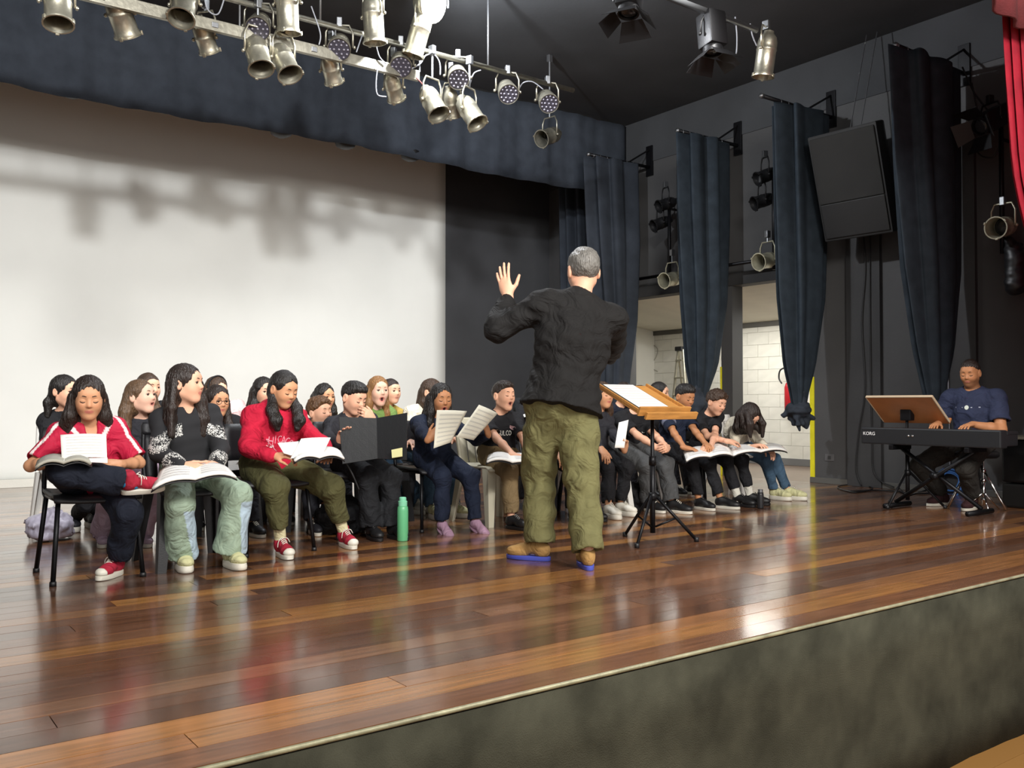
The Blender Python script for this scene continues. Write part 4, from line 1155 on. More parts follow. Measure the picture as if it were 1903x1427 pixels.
CANS = [ # px, py, kind, aim(right, up, fwd), Y
 (100, 2, 'par', (.15, -1, -.25), 6.9), (217, 20, 'par', (.1, -.75, .6), 7.15), (338, 2, 'par', (0, -.9, -.5), 6.95), (376, 66, 'small', (.15, -.8, .6), 7.2),
 (475, 95, 'par', (.28, -.9, -.35), 6.95), (524, 108, 'par', (.42, -.85, -.35), 6.95), (530, 0, 'parlong', (0.02, -1, .12), 6.85), (613, 126, 'small', (.1, -.75, .65), 7.2),
 (691, 22, 'parlong', (.05, -1, .1), 6.85), (730, 160, 'small', (.15, -.7, .7), 7.2), (779, 50, 'parlong', (-.3, -1, .1), 6.85), (802, 186, 'par', (.42, -.85, -.38), 6.95),
 (838, 192, 'small', (.1, -.8, .5), 7.2), (872, 203, 'par', (.5, -.85, -.32), 6.95)]
for i, (px, py, kd, am, Y) in enumerate(sorted(CANS)):
    lamp(kd, at(px, py, Y), cv(*am), 'silver par can on the overhead pipe, %s silver can from the left' % (ordn[i] if i < 13 else 'last'), 'silver par cans on the overhead pipe', hang=PZ+0.01 if kd != 'parlong' else PZ+0.02)
LEDS = [(477, 43), (628, 82), (743, 115), (850, 138), (943, 166), (1018, 184)]
for i, (px, py) in enumerate(LEDS):
    lamp('led', at(px, py, 7.0), cv(.08+.02*i, -.6, -.75), 'round multi-lens spotlight on the overhead pipe, %s lens spotlight from the left' % ordn[i], 'multi-lens spotlights on the overhead pipe', mbody=M_ALU2, hang=PZ)
lamp('par', at(1022, 250, 8.1), cv(-.55, -.35, -.6), 'dull silver par can hanging alone beneath the pipe end', None, mbody=M_ALU2, hang=CEIL-0.03)
lamp('parlong', at(1428, 90, 5.2), cv(-.12, -1, .1), 'bright silver par can hanging alone before the side curtains', None, hang=at(1393, 46, 5.2).z+0.0)
lamp('fresnel', at(1326, 62, 5.2), cv(.05, -1, -.1), 'black lamp with open barn doors beside the lone silver can', None, mbody=M_BLK2, hang=at(1337, 23, 5.2).z)
lamp('fresnel', at(1172, -12, 5.2), cv(-.1, -1, -.2), 'black barn door lamp half cut off at the top edge', None, mbody=M_BLK2, hang=at(1240, -20, 5.2).z+0.05)
# pipes
pr = thing('lighting_pipe', 'long metal lighting pipe with aluminium cable rail', 'pipe', (0, PY, 0))
MB().tube([(LX+0.1, 0, PZ), (5.95, 0, PZ)], 0.024, 12).build('pipe', M_ALU2, pr, True)
MB().cbox((LX+0.1, -0.012, RZ-0.045), (4.15, 0.03, RZ+0.045), 0.004).build('cable_rail', M_ALU2, pr)
for i in range(9):
    x = -2.6+i*0.82
    if x < 4.1:
        MB().cbox((x-0.025, -0.022, RZ-0.02), (x+0.025, -0.012, RZ+0.02), 0.003).build('socket', M_STEEL, pr)
        MB().tube([(x+0.2, 0.01, RZ+0.04), (x+0.2, 0.01, PZ)], 0.008, 6).build('rail_hanger', M_STEEL, pr)
for x in (-1.5, 1.3, 3.2, 4.9):
    MB().tube([(x, 0, PZ), (x, 0, CEIL)], 0.01, 8).build('drop_rod', M_STEEL, pr, True)
pz2 = at(1337, 23, 5.2)
p2 = thing('lighting_pipe', 'grey batten pipe carrying the barn door lamps', 'pipe', (0, 5.2, 0))
MB().tube([(3.2, 0, pz2.z), (at(1393, 46, 5.2).x+0.12, 0, pz2.z)], 0.028, 12).build('pipe', M_STEEL, p2, True)
for x in (3.6, 5.6): MB().tube([(x, 0, pz2.z), (x, 0, CEIL)], 0.01, 8).build('drop_rod', M_STEEL, p2, True)
# the lamp that is switched on
LP = at(797, -2, 6.8)
lf = thing('floodlight', 'glaring switched-on floodlight at the top of the picture', 'stage light', LP, 0)
aimL = (Vector((0.4, -1.0, -0.35))).to_track_quat('-Z', 'Y').to_matrix().to_4x4()
o = MB().lathe(ring_profile([(0.05, 0.14), (0.12, 0.09), (0.165, 0.0), (0.17, -0.05)], 0.006), 24, close=True).build('reflector_bowl', M_ALU, lf, True); o.matrix_local = aimL
o = MB().lathe([(0, -0.04), (0.10, -0.042), (0.15, -0.026), (0.15, 0.0), (0, 0.01)], 24).build('lit_lens', mat('lit_lens', '#ffffff', 0.3, emit='#f2f6ff', estr=60), lf, True); o.matrix_local = aimL
MB().tube([(-0.19, 0, 0), (-0.19, 0, 0.14), (0, 0, 0.22), (0.19, 0, 0.14), (0.19, 0, 0)], 0.008, 8).build('yoke', M_STEEL, lf, True)
lp = light('floodlight_beam', 'POINT', LP+Vector((0.07, -0.22, -0.02)), 260, (0.93, 0.96, 1.0), 0.06); 
# loose cables between the lamps
M_CABLE = mat('grey_cable', '#8d9098', 0.5); M_CABLEB = mat('black_cable', '#18181a', 0.5)
def cable(pts, label, m=None, r=0.006, group=None, cat='cable'):
    return tag(MB().tube(pts, r, 6, smooth_n=6).build('cable', m or M_CABLE, None, True), label, cat, group)
for i, (lst, lab) in enumerate((([(372, -30), (380, 10), (400, 20), (412, -10)], 'pale lamp cable looping by the leftmost lens spotlight'),
     ([(575, 5), (592, 55), (590, 78)], 'pale lamp cable dropping from the pipe to the aluminium rail'),
     ([(660, 92), (668, 68), (671, 60)], 'short pale lead under the tall vertical can'), ([(696, 75), (703, 100), (716, 114)], 'pale lead curling below the tall vertical can'),
     ([(760, 125), (780, 113), (790, 98), (806, 97), (816, 112), (817, 135)], 'pale cable arching past the glaring floodlight'),
     ([(772, 140), (785, 155), (788, 180)], 'reddish lead reaching down to a tilted can'),
     ([(873, 152), (880, 132), (893, 126)], 'pale lead hooked up at the pipe end'), ([(700, 118), (697, 150), (700, 172), (716, 176)], 'pale hooked lead behind a small can'),
     ([(963, 165), (972, 150), (990, 148), (1010, 162)], 'dim cable sagging between the two farthest lens spotlights'))):
    cable([at(px, py, 6.97) for px, py in lst], lab, m=mat('red_lead', '#8a4a48', 0.5) if 'reddish' in lab else None)
for lst, lab, Y in (([(1370, 25), (1373, 60), (1372, 92), (1368, 95)], 'grey lead dangling beside the barn door lamp', 5.2), ([(1398, 38), (1402, 60), (1410, 80)], 'thin red and grey lead above the lone silver can', 5.2)):
    cable([at(px, py, Y) for px, py in lst], lab)
# small dark fittings peeking below the border hem
for i, px in enumerate((128, 305, 520, 640, 762)):
    py = {128: 176, 305: 205, 520: 252, 640: 274, 762: 297}[px]
    c = at(px, py-8, 9.62)
    root = thing('strip_lamp', 'dark strip lamp under the border hem, %s from the left' % ordn[i], 'stage light', c, 0, 'dark lamps behind the border')
    MB().lathe([(0.0, -0.05), (0.05, -0.05), (0.11, -0.02), (0.13, 0.05), (0.10, 0.10), (0, 0.12)], 16).build('housing', M_BLK2, root, True)
    MB().tube([(0, 0, 0.1), (0, 0, 1.0)], 0.012, 8).build('drop_rod', M_BLK2, root, True)

# ---- side booms
def boom(px, X, ys, label, can, cany, fres, group='side lighting booms'):
    b0 = atx(px, ys[1], X); b1 = atx(px, ys[0], X)
    root = thing('lighting_boom', label, 'pipe', (b0.x, b0.y, 0), 0)
    MB().tube([(0, 0, b0.z), (0, 0, b1.z)], 0.022, 10).build('pipe', M_BLKMETAL, root, True)
    for z in (b0.z+0.12, b1.z-0.15):
        MB().tube([(0, 0, z), (WX-b0.x-0.004, 0, z)], 0.016, 8).build('wall_arm', M_BLKMETAL, root, True)
    return b0, b1
def boom_lamps(px_can, py_can, X, aim, lab, fr, hang):
    lamp('par', atx(px_can, py_can, X), cv(*aim), lab, None, mbody=mat('cream_aluminium', '#b4b19c', 0.4, 0.55, 0.1, 30, 0.12, 20), hang=hang)
    for px, py, am, l2, kd in fr: lamp(kd, atx(px, py, X), cv(*am), l2, None, mbody=M_BLK2)
b0, b1 = boom(1866, 8.72, (225, 470), 'black wall pipe with lamps beside the red curtain', None, None, None)
boom_lamps(1868, 420, 8.66, (-.75, -.18, -.6), 'cream par can on the wall pipe beside the red curtain', [(1846, 222, (-.8, -.45, -.3), 'small black lamp high on the wall pipe beside the red curtain', 'fresnel')], b0.z+0.42)
b0, b1 = boom(1440, 8.72, (310, 500), 'black wall pipe with lamps between the two knotted curtains', None, None, None)
boom_lamps(1428, 483, 8.66, (-.8, -.2, -.55), 'cream par can aimed left between the two knotted curtains', [(1424, 325, (-.8, -.35, -.2), 'upper black lamp between the two knotted curtains', 'small'), (1418, 372, (-.85, -.3, -.2), 'lower black lamp between the two knotted curtains', 'small')], b0.z+0.42)
b0, b1 = boom(1245, 8.72, (365, 530), 'black wall pipe with lamps right of the conductor', None, None, None)
boom_lamps(1250, 518, 8.66, (-.75, -.2, -.6), 'cream par can above the wing opening right of the conductor', [(1238, 378, (-.8, -.3, -.3), 'upper black lamp right of the conductor', 'small'), (1228, 414, (-.8, -.35, -.3), 'lower black lamp right of the conductor', 'small')], b0.z+0.42)
hp = thing('wall_pipe', 'thin black pipe running along the side wall above the openings', 'pipe', (8.85, 0, 0))
MB().tube([(0, 6.4, 2.62), (0, 9.6, 2.62)], 0.022, 10).build('pipe', M_BLKMETAL, hp, True)
for yv in (6.7, 8.0, 9.3): MB().tube([(0, yv, 2.62), (WX-8.85-0.02, yv, 2.62)], 0.014, 8).build('bracket', M_BLKMETAL, hp, True)
# bag of cables at the right edge boom
bg = atx(1890, 505, 8.75)
f = Field(); f.cone(bg+Vector((0, 0, 0.2)), bg-Vector((0, 0, 0.12)), 0.07, 0.10, k=0.03); f.cone(bg+Vector((0, 0.05, 0.3)), bg+Vector((0, 0, 0.1)), 0.05, 0.09, k=0.03); f.disp(folds(0.008, 4))
tag(link('cable_bag', f.mesh('cable_bag', 0.012), M_BLKPLASTIC), 'lumpy black bag hanging under the lamp beside the red curtain', 'bag')
for lst, lab in (([(1812, 150), (1820, 190), (1824, 240), (1815, 260), (1826, 285), (1850, 290), (1862, 270)], 'tangle of black cable left of the wall lamp by the red curtain'), ([(1795, 120), (1815, 165), (1840, 200)], 'thin dark cable sloping to the wall lamp by the red curtain')):
    cable([atx(px, py, 8.75) for px, py in lst], lab, M_CABLEB, 0.008)

# ---- hanging loudspeaker
sp = thing('loudspeaker', 'big black loudspeaker hung on the dark side wall, tilted down', 'speaker', atx(1600, 335, 8.60), math.radians(93))
prof = [(-0.38, 0.20), (0.38, 0.20), (0.40, 0.10), (0.26, -0.20), (-0.26, -0.20), (-0.40, 0.10)]
T = Matrix.Rotation(math.radians(-17), 4, 'X')
mb = MB(); mb.loft([[T @ Vector((x*m_, y*m_, z)) for x, y in prof] for z, m_ in ((-0.56, 0.97), (-0.55, 1), (0.55, 1), (0.56, 0.97))])
mb.build('cabinet', mat('speaker_paint', '#151516', 0.6, 0, 0.2, 120), sp)
mb = MB(); mb.cbox((-0.36, 0.195, -0.16), (0.36, 0.218, 0.53), 0.01, T); mb.build('grille', mat('speaker_grille', '#262625', 0.55, 0.2, 0.6, 400, 0.1, 4), sp)
mb = MB(); mb.cbox((-0.36, 0.195, -0.53), (0.36, 0.216, -0.165), 0.01, T); mb.build('lower_baffle', mat('speaker_baffle', '#101011', 0.6), sp)
for sx in (-0.06, 0.06): MB().tube([T @ Vector((sx, -0.1, 0.55)), (sx, -0.28, 1.635)], 0.006, 6).build('hanging_cable', M_STEEL, sp)
MB().cbox((-0.05, -0.49, -0.1), (0.05, -0.12, 0.0), 0.008).build('wall_bracket', M_BLKMETAL, sp)
for lst, lab, m_ in (([(1606, 430), (1610, 500), (1603, 600), (1608, 720), (1596, 800), (1590, 870), (1600, 903)], 'black cable snaking down the wall below the loudspeaker', M_CABLEB), ([(1619, 425), (1618, 600), (1620, 800), (1624, 880), (1660, 905)], 'straight black cable down the wall below the loudspeaker', M_CABLEB)):
    pts = [atx(px, py, WX-0.065) for px, py in lst]
    for p in pts: p.z = max(p.z, 0.012)
    cable(pts, lab, m_, 0.007)
cable([flr(px, py)+Vector((0, 0, 0.008)) for px, py in ((1560, 910), (1590, 916), (1620, 908), (1590, 901), (1556, 905), (1575, 913), (1640, 912), (1700, 918), (1730, 917))], 'loose black cable coiled on the floor by the side wall', M_CABLEB, 0.007)
cable([atx(px, py, 9.05) for px, py in ((1519, 520), (1526, 560), (1519, 620), (1510, 660))], 'thin cable hanging by the second knotted curtain', M_CABLEB, 0.006)
sk = thing('wall_socket', 'small grey socket plate low on the side wall', 'socket', atx(1541, 850, WX-0.004))
MB().cbox((-0.006, -0.06, -0.04), (0.004, 0.06, 0.04), 0.003).build('plate', mat('grey_plate', '#5a5a5c', 0.5), sk)
MB().cbox((-0.009, -0.02, -0.02), (-0.005, 0.02, 0.02), 0.002).build('outlet', mat('dark_plate', '#3a3a3c', 0.5), sk)
ps = flr(1605, 901); ps.z = 0.0
pw = thing('power_strip', 'white power strip on the floor by the side wall', 'power strip', ps, 0)
MB().cbox((-0.03, -0.15, 0), (0.03, 0.15, 0.035), 0.006).build('case', M_PAPER, pw)
for i in range(4): MB().lathe([(0, 0.034), (0.014, 0.034), (0.016, 0.042), (0, 0.042)], 10, Matrix.Translation((0, -0.1+i*0.066, 0))).build('socket', M_STEEL, pw)

# ---- wing room things: ladder, extinguisher
ld = thing('step_ladder', 'aluminium step ladder leaning in the wing room', 'ladder', (10.6, at(1262, 640, 8.9).y, 0))
lt = atx(1264, 645, 10.6); lb = 0.0
ld.location = (10.6, lt.y, 0); H_ = lt.z
for s_ in (-1, 1):
    MB().tube([(0.0, s_*0.05-0.01, H_-0.04), (-0.05, s_*0.24, 0.02)], 0.02, 8).build('rail', M_ALU, ld)
    MB().tube([(0.0, s_*0.04, H_-0.04), (0.45, s_*0.22, 0.02)], 0.016, 8).build('rear_rail', M_ALU, ld)
for i in range(6):
    t = (i+0.6)/6.3; wv = 0.05+0.19*t
    MB().cbox((-0.05*t-0.03, -wv, H_-0.04-t*(H_-0.06)-0.012), (-0.05*t+0.03, wv, H_-0.04-t*(H_-0.06)+0.012), 0.004).build('rung', M_ALU, ld)
MB().cbox((-0.05, -0.07, H_-0.06), (0.06, 0.07, H_+0.01), 0.015).build('top_cap', M_BLKPLASTIC, ld)
fx = atx(1468, 735, WWX-0.09)
ex = thing('fire_extinguisher', 'red fire extinguisher hanging on the white wing wall', 'extinguisher', (fx.x, fx.y, fx.z-0.22))
MB().lathe([(0.0, 0.0), (0.07, 0.0), (0.08, 0.02), (0.08, 0.34), (0.06, 0.40), (0.025, 0.43), (0.025, 0.46), (0, 0.46)], 18).build('cylinder', mat('extinguisher_red', '#a81e28', 0.3), ex, True)
MB().cbox((-0.02, -0.06, 0.46), (0.02, 0.04, 0.5), 0.006).build('valve', M_BLKMETAL, ex)
MB().tube([(0, -0.05, 0.48), (-0.03, 0.0, 0.62), (-0.03, 0.14, 0.60), (-0.03, 0.17, 0.48), (-0.03, 0.12, 0.40)], 0.012, 8, smooth_n=5).build('hose', M_BLKPLASTIC, ex, True)
MB().cbox((0.075, -0.03, 0.2), (0.095, 0.03, 0.42), 0.004).build('wall_hook', M_STEEL, ex)
cable([atx(px, py, WWX-0.02) for px, py in ((1190, 660), (1205, 640), (1222, 648), (1215, 670), (1195, 675), (1222, 690))], 'thin wire drooping on the white wing wall', mat('thin_wire', '#a09c90', 0.6), 0.006)
# ================================================================== FURNITURE AND INSTRUMENTS
M_CREAMPL = mat('cream_plastic', '#c9c3ad', 0.5, 0, 0.05, 100)
M_WHITEPL = mat('white_plastic', '#dcdad4', 0.45, 0, 0.05, 100)
M_SEATBLK = mat('black_seat_plastic', '#1b1b1e', 0.5, 0, 0.12, 160)
_proto = {}
def curved_panel(w_, z0, z1, y0, y1, bow, th, nx=9, nz=6, round_=0.04):
    g = []
    for i in range(nz):
        t = i/(nz-1); z = z0+(z1-z0)*t; y = y0+(y1-y0)*t
        sh = 1-round_*(2*t-1)**4
        g.append([((-0.5+j/(nx-1))*w_*sh, y+bow*(2*(j/(nx-1))-1)**2, z) for j in range(nx)])
    return MB().sheet(g, th)
def chair_iso(root, mseat, mframe):
    g = []
    for i in range(8):
        t = i/7; y = -0.19+0.41*t; z = 0.436-0.02*math.sin(math.pi*t)*0.6-(0.03*max(0, (t-0.8)/0.2)**2)
        g.append([((-0.5+j/8)*0.42*(1-0.06*(1-t)), y, z+0.012*(2*j/8-1)**2) for j in range(9)])
    MB().sheet(g, 0.018).build('seat', mseat, root, smooth=True)
    curved_panel(0.40, 0.55, 0.78, -0.225, -0.265, 0.035, 0.016).build('backrest', mseat, root, smooth=True)
    for s_ in (-1, 1):
        MB().tube([(s_*0.185, 0.17, 0.415), (s_*0.215, 0.225, 0.012)], 0.0125, 8).build('leg', mframe, root, True)
        MB().tube([(s_*0.185, -0.15, 0.415), (s_*0.215, -0.245, 0.012)], 0.0125, 8).build('leg', mframe, root, True)
        MB().tube([(s_*0.185, -0.15, 0.415), (s_*0.188, -0.20, 0.44), (s_*0.180, -0.232, 0.60), (s_*0.175, -0.265, 0.75)], 0.0125, 8, smooth_n=4).build('back_upright', mframe, root, True)
        MB().tube([(s_*0.185, 0.18, 0.418), (s_*0.185, -0.16, 0.418)], 0.011, 8).build('side_rail', mframe, root, True)
        for y in (0.225, -0.245): MB().lathe([(0, 0), (0.017, 0), (0.016, 0.022), (0, 0.024)], 10, Matrix.Translation((s_*0.215, y, 0))).build('foot_cap', M_BLKPLASTIC, root, True)
    MB().tube([(-0.185, 0.16, 0.412), (0.185, 0.16, 0.412)], 0.011, 8).build('front_rail', mframe, root, True)
def chair_mono(root, m):
    g = []
    for i in range(9):
        t = i/8; y = -0.20+0.43*t; z = 0.44-0.018*math.sin(math.pi*t)-(0.035*max(0, (t-0.8)/0.2)**2)
        g.append([((-0.5+j/10)*0.44*(1-0.1*(1-t)), y, z+0.010*(2*j/10-1)**2) for j in range(11)])
    MB().sheet(g, 0.016).build('seat', m, root, smooth=True)
    for k in range(5):
        x0 = -0.20+k*0.083
        gg = []
        for i in range(7):
            t = i/6; z = 0.45+0.29*t; y = -0.205-0.065*t
            gg.append([(x0*0.92+dx*(1+0.04*t)*0.92, y+0.25*(x0+dx)**2, z) for dx in (0, 0.035, 0.068)])
        MB().sheet(gg, 0.010).build('back_slat', m, root, smooth=True)
    curved_panel(0.40, 0.73, 0.80, -0.265, -0.282, 0.012, 0.014).build('top_rail', m, root, smooth=True)
    for s_ in (-1, 1):
        for y0, y1 in ((0.16, 0.23), (-0.17, -0.26)):
            rings = []
            for t in np.linspace(0, 1, 6):
                z = 0.425*(1-t); cx = s_*(0.175+0.045*t); cy = y0+(y1-y0)*t; a = 0.040-0.016*t
                rings.append([Vector((cx+s_*a, cy+math.copysign(a, y1), z)), Vector((cx-s_*a*0.9, cy+math.copysign(a, y1), z)), Vector((cx-s_*a*0.9, cy+math.copysign(a*0.55, y1), z)), Vector((cx+s_*a*0.5, cy+math.copysign(a*0.5, y1), z)), Vector((cx+s_*a*0.5, cy-math.copysign(a*0.9, y1), z)), Vector((cx+s_*a, cy-math.copysign(a*0.9, y1), z))])
            MB().loft(rings).build('leg', m, root)
        MB().tube([(s_*0.195, -0.19, 0.44), (s_*0.195, -0.235, 0.60), (s_*0.185, -0.27, 0.76)], 0.014, 8, smooth_n=4).build('back_upright', m, root, True)
def chair(kind, pos, face, label):
    fd = Vector(face); rz = math.atan2(-fd.x, fd.y)
    if kind not in _proto:
        r_ = thing('chair', label, 'chair', (pos[0], pos[1], 0), rz, 'chairs of the choir')
        if kind == 'iso': chair_iso(r_, M_SEATBLK, M_BLKMETAL)
        elif kind == 'black': chair_mono(r_, M_SEATBLK)
        elif kind == 'cream': chair_mono(r_, M_CREAMPL)
        elif kind == 'white': chair_mono(r_, M_WHITEPL)
        _proto[kind] = r_; return r_
    r_ = copy_thing(_proto[kind], label); r_.location = (pos[0], pos[1], 0); r_.rotation_euler = (0, 0, rz); return r_

# ---- tripod music stand
def tripod(root, h, spread, rots, m=None):
    m = m or M_BLKMETAL
    MB().tube([(0, 0, 0.10), (0, 0, h)], 0.013, 10).build('post', m, root, True)
    MB().tube([(0, 0, 0.06), (0, 0, h*0.62)], 0.018, 10).build('lower_tube', m, root, True)
    MB().lathe([(0.0, -0.025), (0.026, -0.025), (0.030, 0.0), (0.026, 0.025), (0, 0.025)], 12, Matrix.Translation((0, 0, 0.30))).build('collar', m, root, True)
    MB().lathe([(0.0, -0.03), (0.024, -0.03), (0.024, 0.03), (0, 0.03)], 12, Matrix.Translation((0, 0, h*0.62))).build('clutch', m, root, True)
    for a in rots:
        c, s_ = math.cos(a), math.sin(a)
        MB().tube([(c*0.025, s_*0.025, 0.30), (c*spread, s_*spread, 0.012)], 0.011, 8).build('leg', m, root, True)
        MB().tube([(c*0.018, s_*0.018, 0.10), (c*spread*0.52, s_*spread*0.52, 0.155)], 0.007, 6).build('brace', m, root, True)
        MB().lathe([(0, 0), (0.016, 0), (0.016, 0.03), (0, 0.03)], 8, Matrix.Translation((c*spread, s_*spread, 0.0))).build('rubber_foot', M_BLKPLASTIC, root, True)
sb = flr(1212, 1006)
st = thing('music_stand', 'tripod music stand with a wooden tray beside the conductor', 'music stand', sb, 0)
tripod(st, 0.86, 0.29, [math.radians(a) for a in (205, 325, 85)])
# wooden tray: shelf with lip, tilted back, reader on the audience side
T = Matrix.Translation((0.0, 0.02, 0.90)) @ Matrix.Rotation(math.radians(24), 4, 'X')
tr = MB().cbox((-0.235, -0.13, 0.0), (0.235, 0.30, 0.014), 0.003, T).build('tray', M_WOOD, st)
MB().cbox((-0.235, -0.145, -0.012), (0.235, -0.130, 0.05), 0.003, T).build('front_lip', M_WOOD, tr)
MB().cbox((-0.20, -0.185, -0.02), (0.27, -0.165, 0.028), 0.003, T).build('pencil_rail', M_WOOD, tr)
for x in (-0.17, 0.2): MB().cbox((x, -0.167, -0.015), (x+0.03, -0.144, 0.01), 0.002, T).build('rail_block', M_WOOD, tr)
MB().cbox((-0.237, -0.13, 0.014), (-0.222, 0.30, 0.032), 0.002, T).build('side_bead', M_WOOD, tr)
MB().cbox((0.222, -0.13, 0.014), (0.237, 0.30, 0.032), 0.002, T).build('side_bead', M_WOOD, tr)
MB().cbox((-0.05, -0.02, -0.06), (0.05, 0.16, 0.0), 0.006, T).build('tray_bracket', M_BLKMETAL, st)
ms = link('score', MB().cbox((-0.20, -0.125, 0.016), (0.10, 0.295, 0.022), 0.001, T).mesh('score'), mat('score_back', '#26231f', 0.6)); ms.location = sb
tag(ms, 'printed score lying open on the wooden music stand tray', 'sheet music')
for k, (x0, x1) in enumerate(((-0.185, 0.09),)):
    pg = link('page', MB().box((x0, -0.122, 0.0225), (x1, 0.29, 0.024), T).mesh('page'), M_PAPER, ms)
mb = MB()
for i in range(9):
    y = 0.27-i*0.042
    for j in range(3): mb.box((-0.17, y-j*0.006-0.0008, 0.0242), (0.075, y-j*0.006+0.0008, 0.0245), T)
pr_ = mb.build('printed_staves', mat('reddish_ink', '#b88f8f', 0.8), ms); pr_['kind'] = 'stuff'

# ---- keyboard on its X stand
KX, KZ = 7.42, 0.70
kb = thing('stage_piano', 'black stage piano whose back faces the choir', 'keyboard', (KX, 4.10, 0), 0)
mb = MB(); ky0, ky1 = -0.60, 0.62
body = mb.cbox((0.05, ky0+0.002, KZ-0.13), (0.24, ky1-0.002, KZ-0.037), 0.010).build('case', mat('keyboard_shell', '#1f2124', 0.4, 0, 0.05, 200), kb)
MB().cbox((-0.05, ky0, KZ-0.145), (0.06, ky1, KZ), 0.012).build('control_panel', MATS['keyboard_shell'], kb)
MB().cbox((0.06, ky0, KZ-0.04), (0.24, ky0+0.05, KZ-0.012), 0.006).build('end_block', MATS['keyboard_shell'], kb)
MB().cbox((0.06, ky1-0.05, KZ-0.04), (0.24, ky1, KZ-0.012), 0.006).build('end_block', MATS['keyboard_shell'], kb)
kwid = (ky1-ky0-0.11)/52
kme = MB().cbox((0.066, -kwid*0.47, KZ-0.036), (0.232, kwid*0.47, KZ-0.018), 0.002).mesh('white_key'); bme = MB().cbox((0.066, -kwid*0.28, KZ-0.02), (0.165, kwid*0.28, KZ-0.006), 0.002).mesh('black_key')
for i in range(52):
    o = link('white_key', kme, M_WHITEPL, kb); o.location = (0, ky0+0.055+kwid*(i+0.5), 0)
    if (51-i) % 7 in (0, 2, 3, 5, 6) and i < 51:
        o = link('black_key', bme, M_BLKPLASTIC, kb); o.location = (0, ky0+0.055+kwid*(i+1), 0)
def text_obj(body_, size, m, parent, M_, name='lettering', ext=0.0008):
    cu = bpy.data.curves.new(name, 'FONT'); cu.body = body_; cu.size = size; cu.align_x = 'CENTER'; cu.align_y = 'CENTER'; cu.extrude = ext; cu.resolution_u = 3
    to = bpy.data.objects.new('tmp', cu); COL.objects.link(to); dg = bpy.context.evaluated_depsgraph_get()
    me = bpy.data.meshes.new_from_object(to.evaluated_get(dg)); bpy.data.objects.remove(to)
    o = link(name, me, m, parent); o.matrix_local = M_; return o
# back of the case looks towards -x: text x axis = -y, text y axis = z
Mb = Matrix(((0, 0, -1, -0.0512), (-1, 0, 0, 0.54), (0, 1, 0, KZ-0.055), (0, 0, 0, 1)))
text_obj('KORG', 0.042, mat('white_print', '#e8e8e8', 0.5), kb, Mb)
for i in range(2): MB().lathe([(0, 0), (0.010, 0), (0.010, 0.006), (0, 0.006)], 10, Matrix.Translation((-0.0505, 0.17-i*0.035, KZ-0.065)) @ Matrix.Rotation(-math.pi/2, 4, 'Y')).build('jack_socket', M_CHROME, kb, True)
ks = thing('keyboard_stand', 'black X shaped stand under the stage piano', 'keyboard stand', (KX+0.09, 4.10, 0), 0)
for dx in (-0.03, 0.03):
    s_ = 1 if dx > 0 else -1
    MB().tube([(dx, s_*0.33, KZ-0.185), (dx, -s_*0.36, 0.05)], 0.018, 8).build('cross_leg', M_BLKMETAL, ks, True)
for y in (-0.36, 0.36): MB().tube([(-0.2, y, 0.025), (0.2, y, 0.025)], 0.022, 8).build('floor_bar', M_BLKMETAL, ks, True)
for y in (-0.33, 0.33): MB().cbox((-0.15, y-0.02, KZ-0.19), (0.15, y+0.02, KZ-0.146), 0.006).build('support_arm', M_BLKMETAL, ks)
MB().lathe([(0, -0.07), (0.03, -0.07), (0.03, 0.07), (0, 0.07)], 12, Matrix.Translation((0, 0.0, 0.30)) @ Matrix.Rotation(math.pi/2, 4, 'Y')).build('pivot', M_BLKMETAL, ks, True)
# the keyboard player's own music stand with a plywood board
sb2 = flr(1685, 941)
st2 = thing('music_stand', 'tripod stand with a plywood board in front of the stage piano', 'music stand', sb2, 0)
tripod(st2, 0.80, 0.30, [math.radians(a) for a in (178, 292, 60)])
T2 = Matrix.Translation((0.0, 0, 0.85)) @ Matrix.Rotation(math.radians(38), 4, 'Y') @ Matrix.Rotation(math.radians(90), 4, 'Z')
bd = MB().cbox((-0.32, -0.16, -0.009), (0.30, 0.20, 0.009), 0.004, T2).build('board', M_PLY, st2)
for lo, hi in (((-0.32, 0.192, -0.011), (0.30, 0.203, 0.011)), ((-0.323, -0.16, -0.011), (-0.313, 0.2, 0.011)), ((0.293, -0.16, -0.011), (0.303, 0.2, 0.011))):
    MB().cbox(lo, hi, 0.002, T2).build('edge_band', mat('pale_edge', '#b9a58a', 0.5), bd)
MB().cbox((-0.32, -0.175, -0.009), (0.30, -0.158, 0.045), 0.003, T2).build('ledge', M_PLY, bd)
MB().cbox((-0.045, -0.05, 0.0), (0.045, 0.06, 0.0), 0.0) if False else None
MB().cbox((-0.03, -0.05, 0.76), (0.04, 0.05, 0.86), 0.01).build('tilt_joint', M_BLKMETAL, st2)
# stool of the keyboard player
so_ = thing('stool', 'round black stool under the keyboard player', 'stool', (8.0, 4.02, 0), 0)
MB().lathe([(0, 0.44), (0.17, 0.44), (0.19, 0.455), (0.19, 0.485), (0.17, 0.50), (0, 0.505)], 24).build('cushion', M_BLKPLASTIC, so_, True)
for k in range(3):
    a = math.radians(30+120*k); MB().tube([(0.03*math.cos(a), 0.03*math.sin(a), 0.40), (0.26*math.cos(a), 0.26*math.sin(a), 0.012)], 0.012, 8).build('leg', M_CHROME, so_, True)
MB().tube([(0, 0, 0.25), (0, 0, 0.445)], 0.02, 10).build('column', M_CHROME, so_, True)
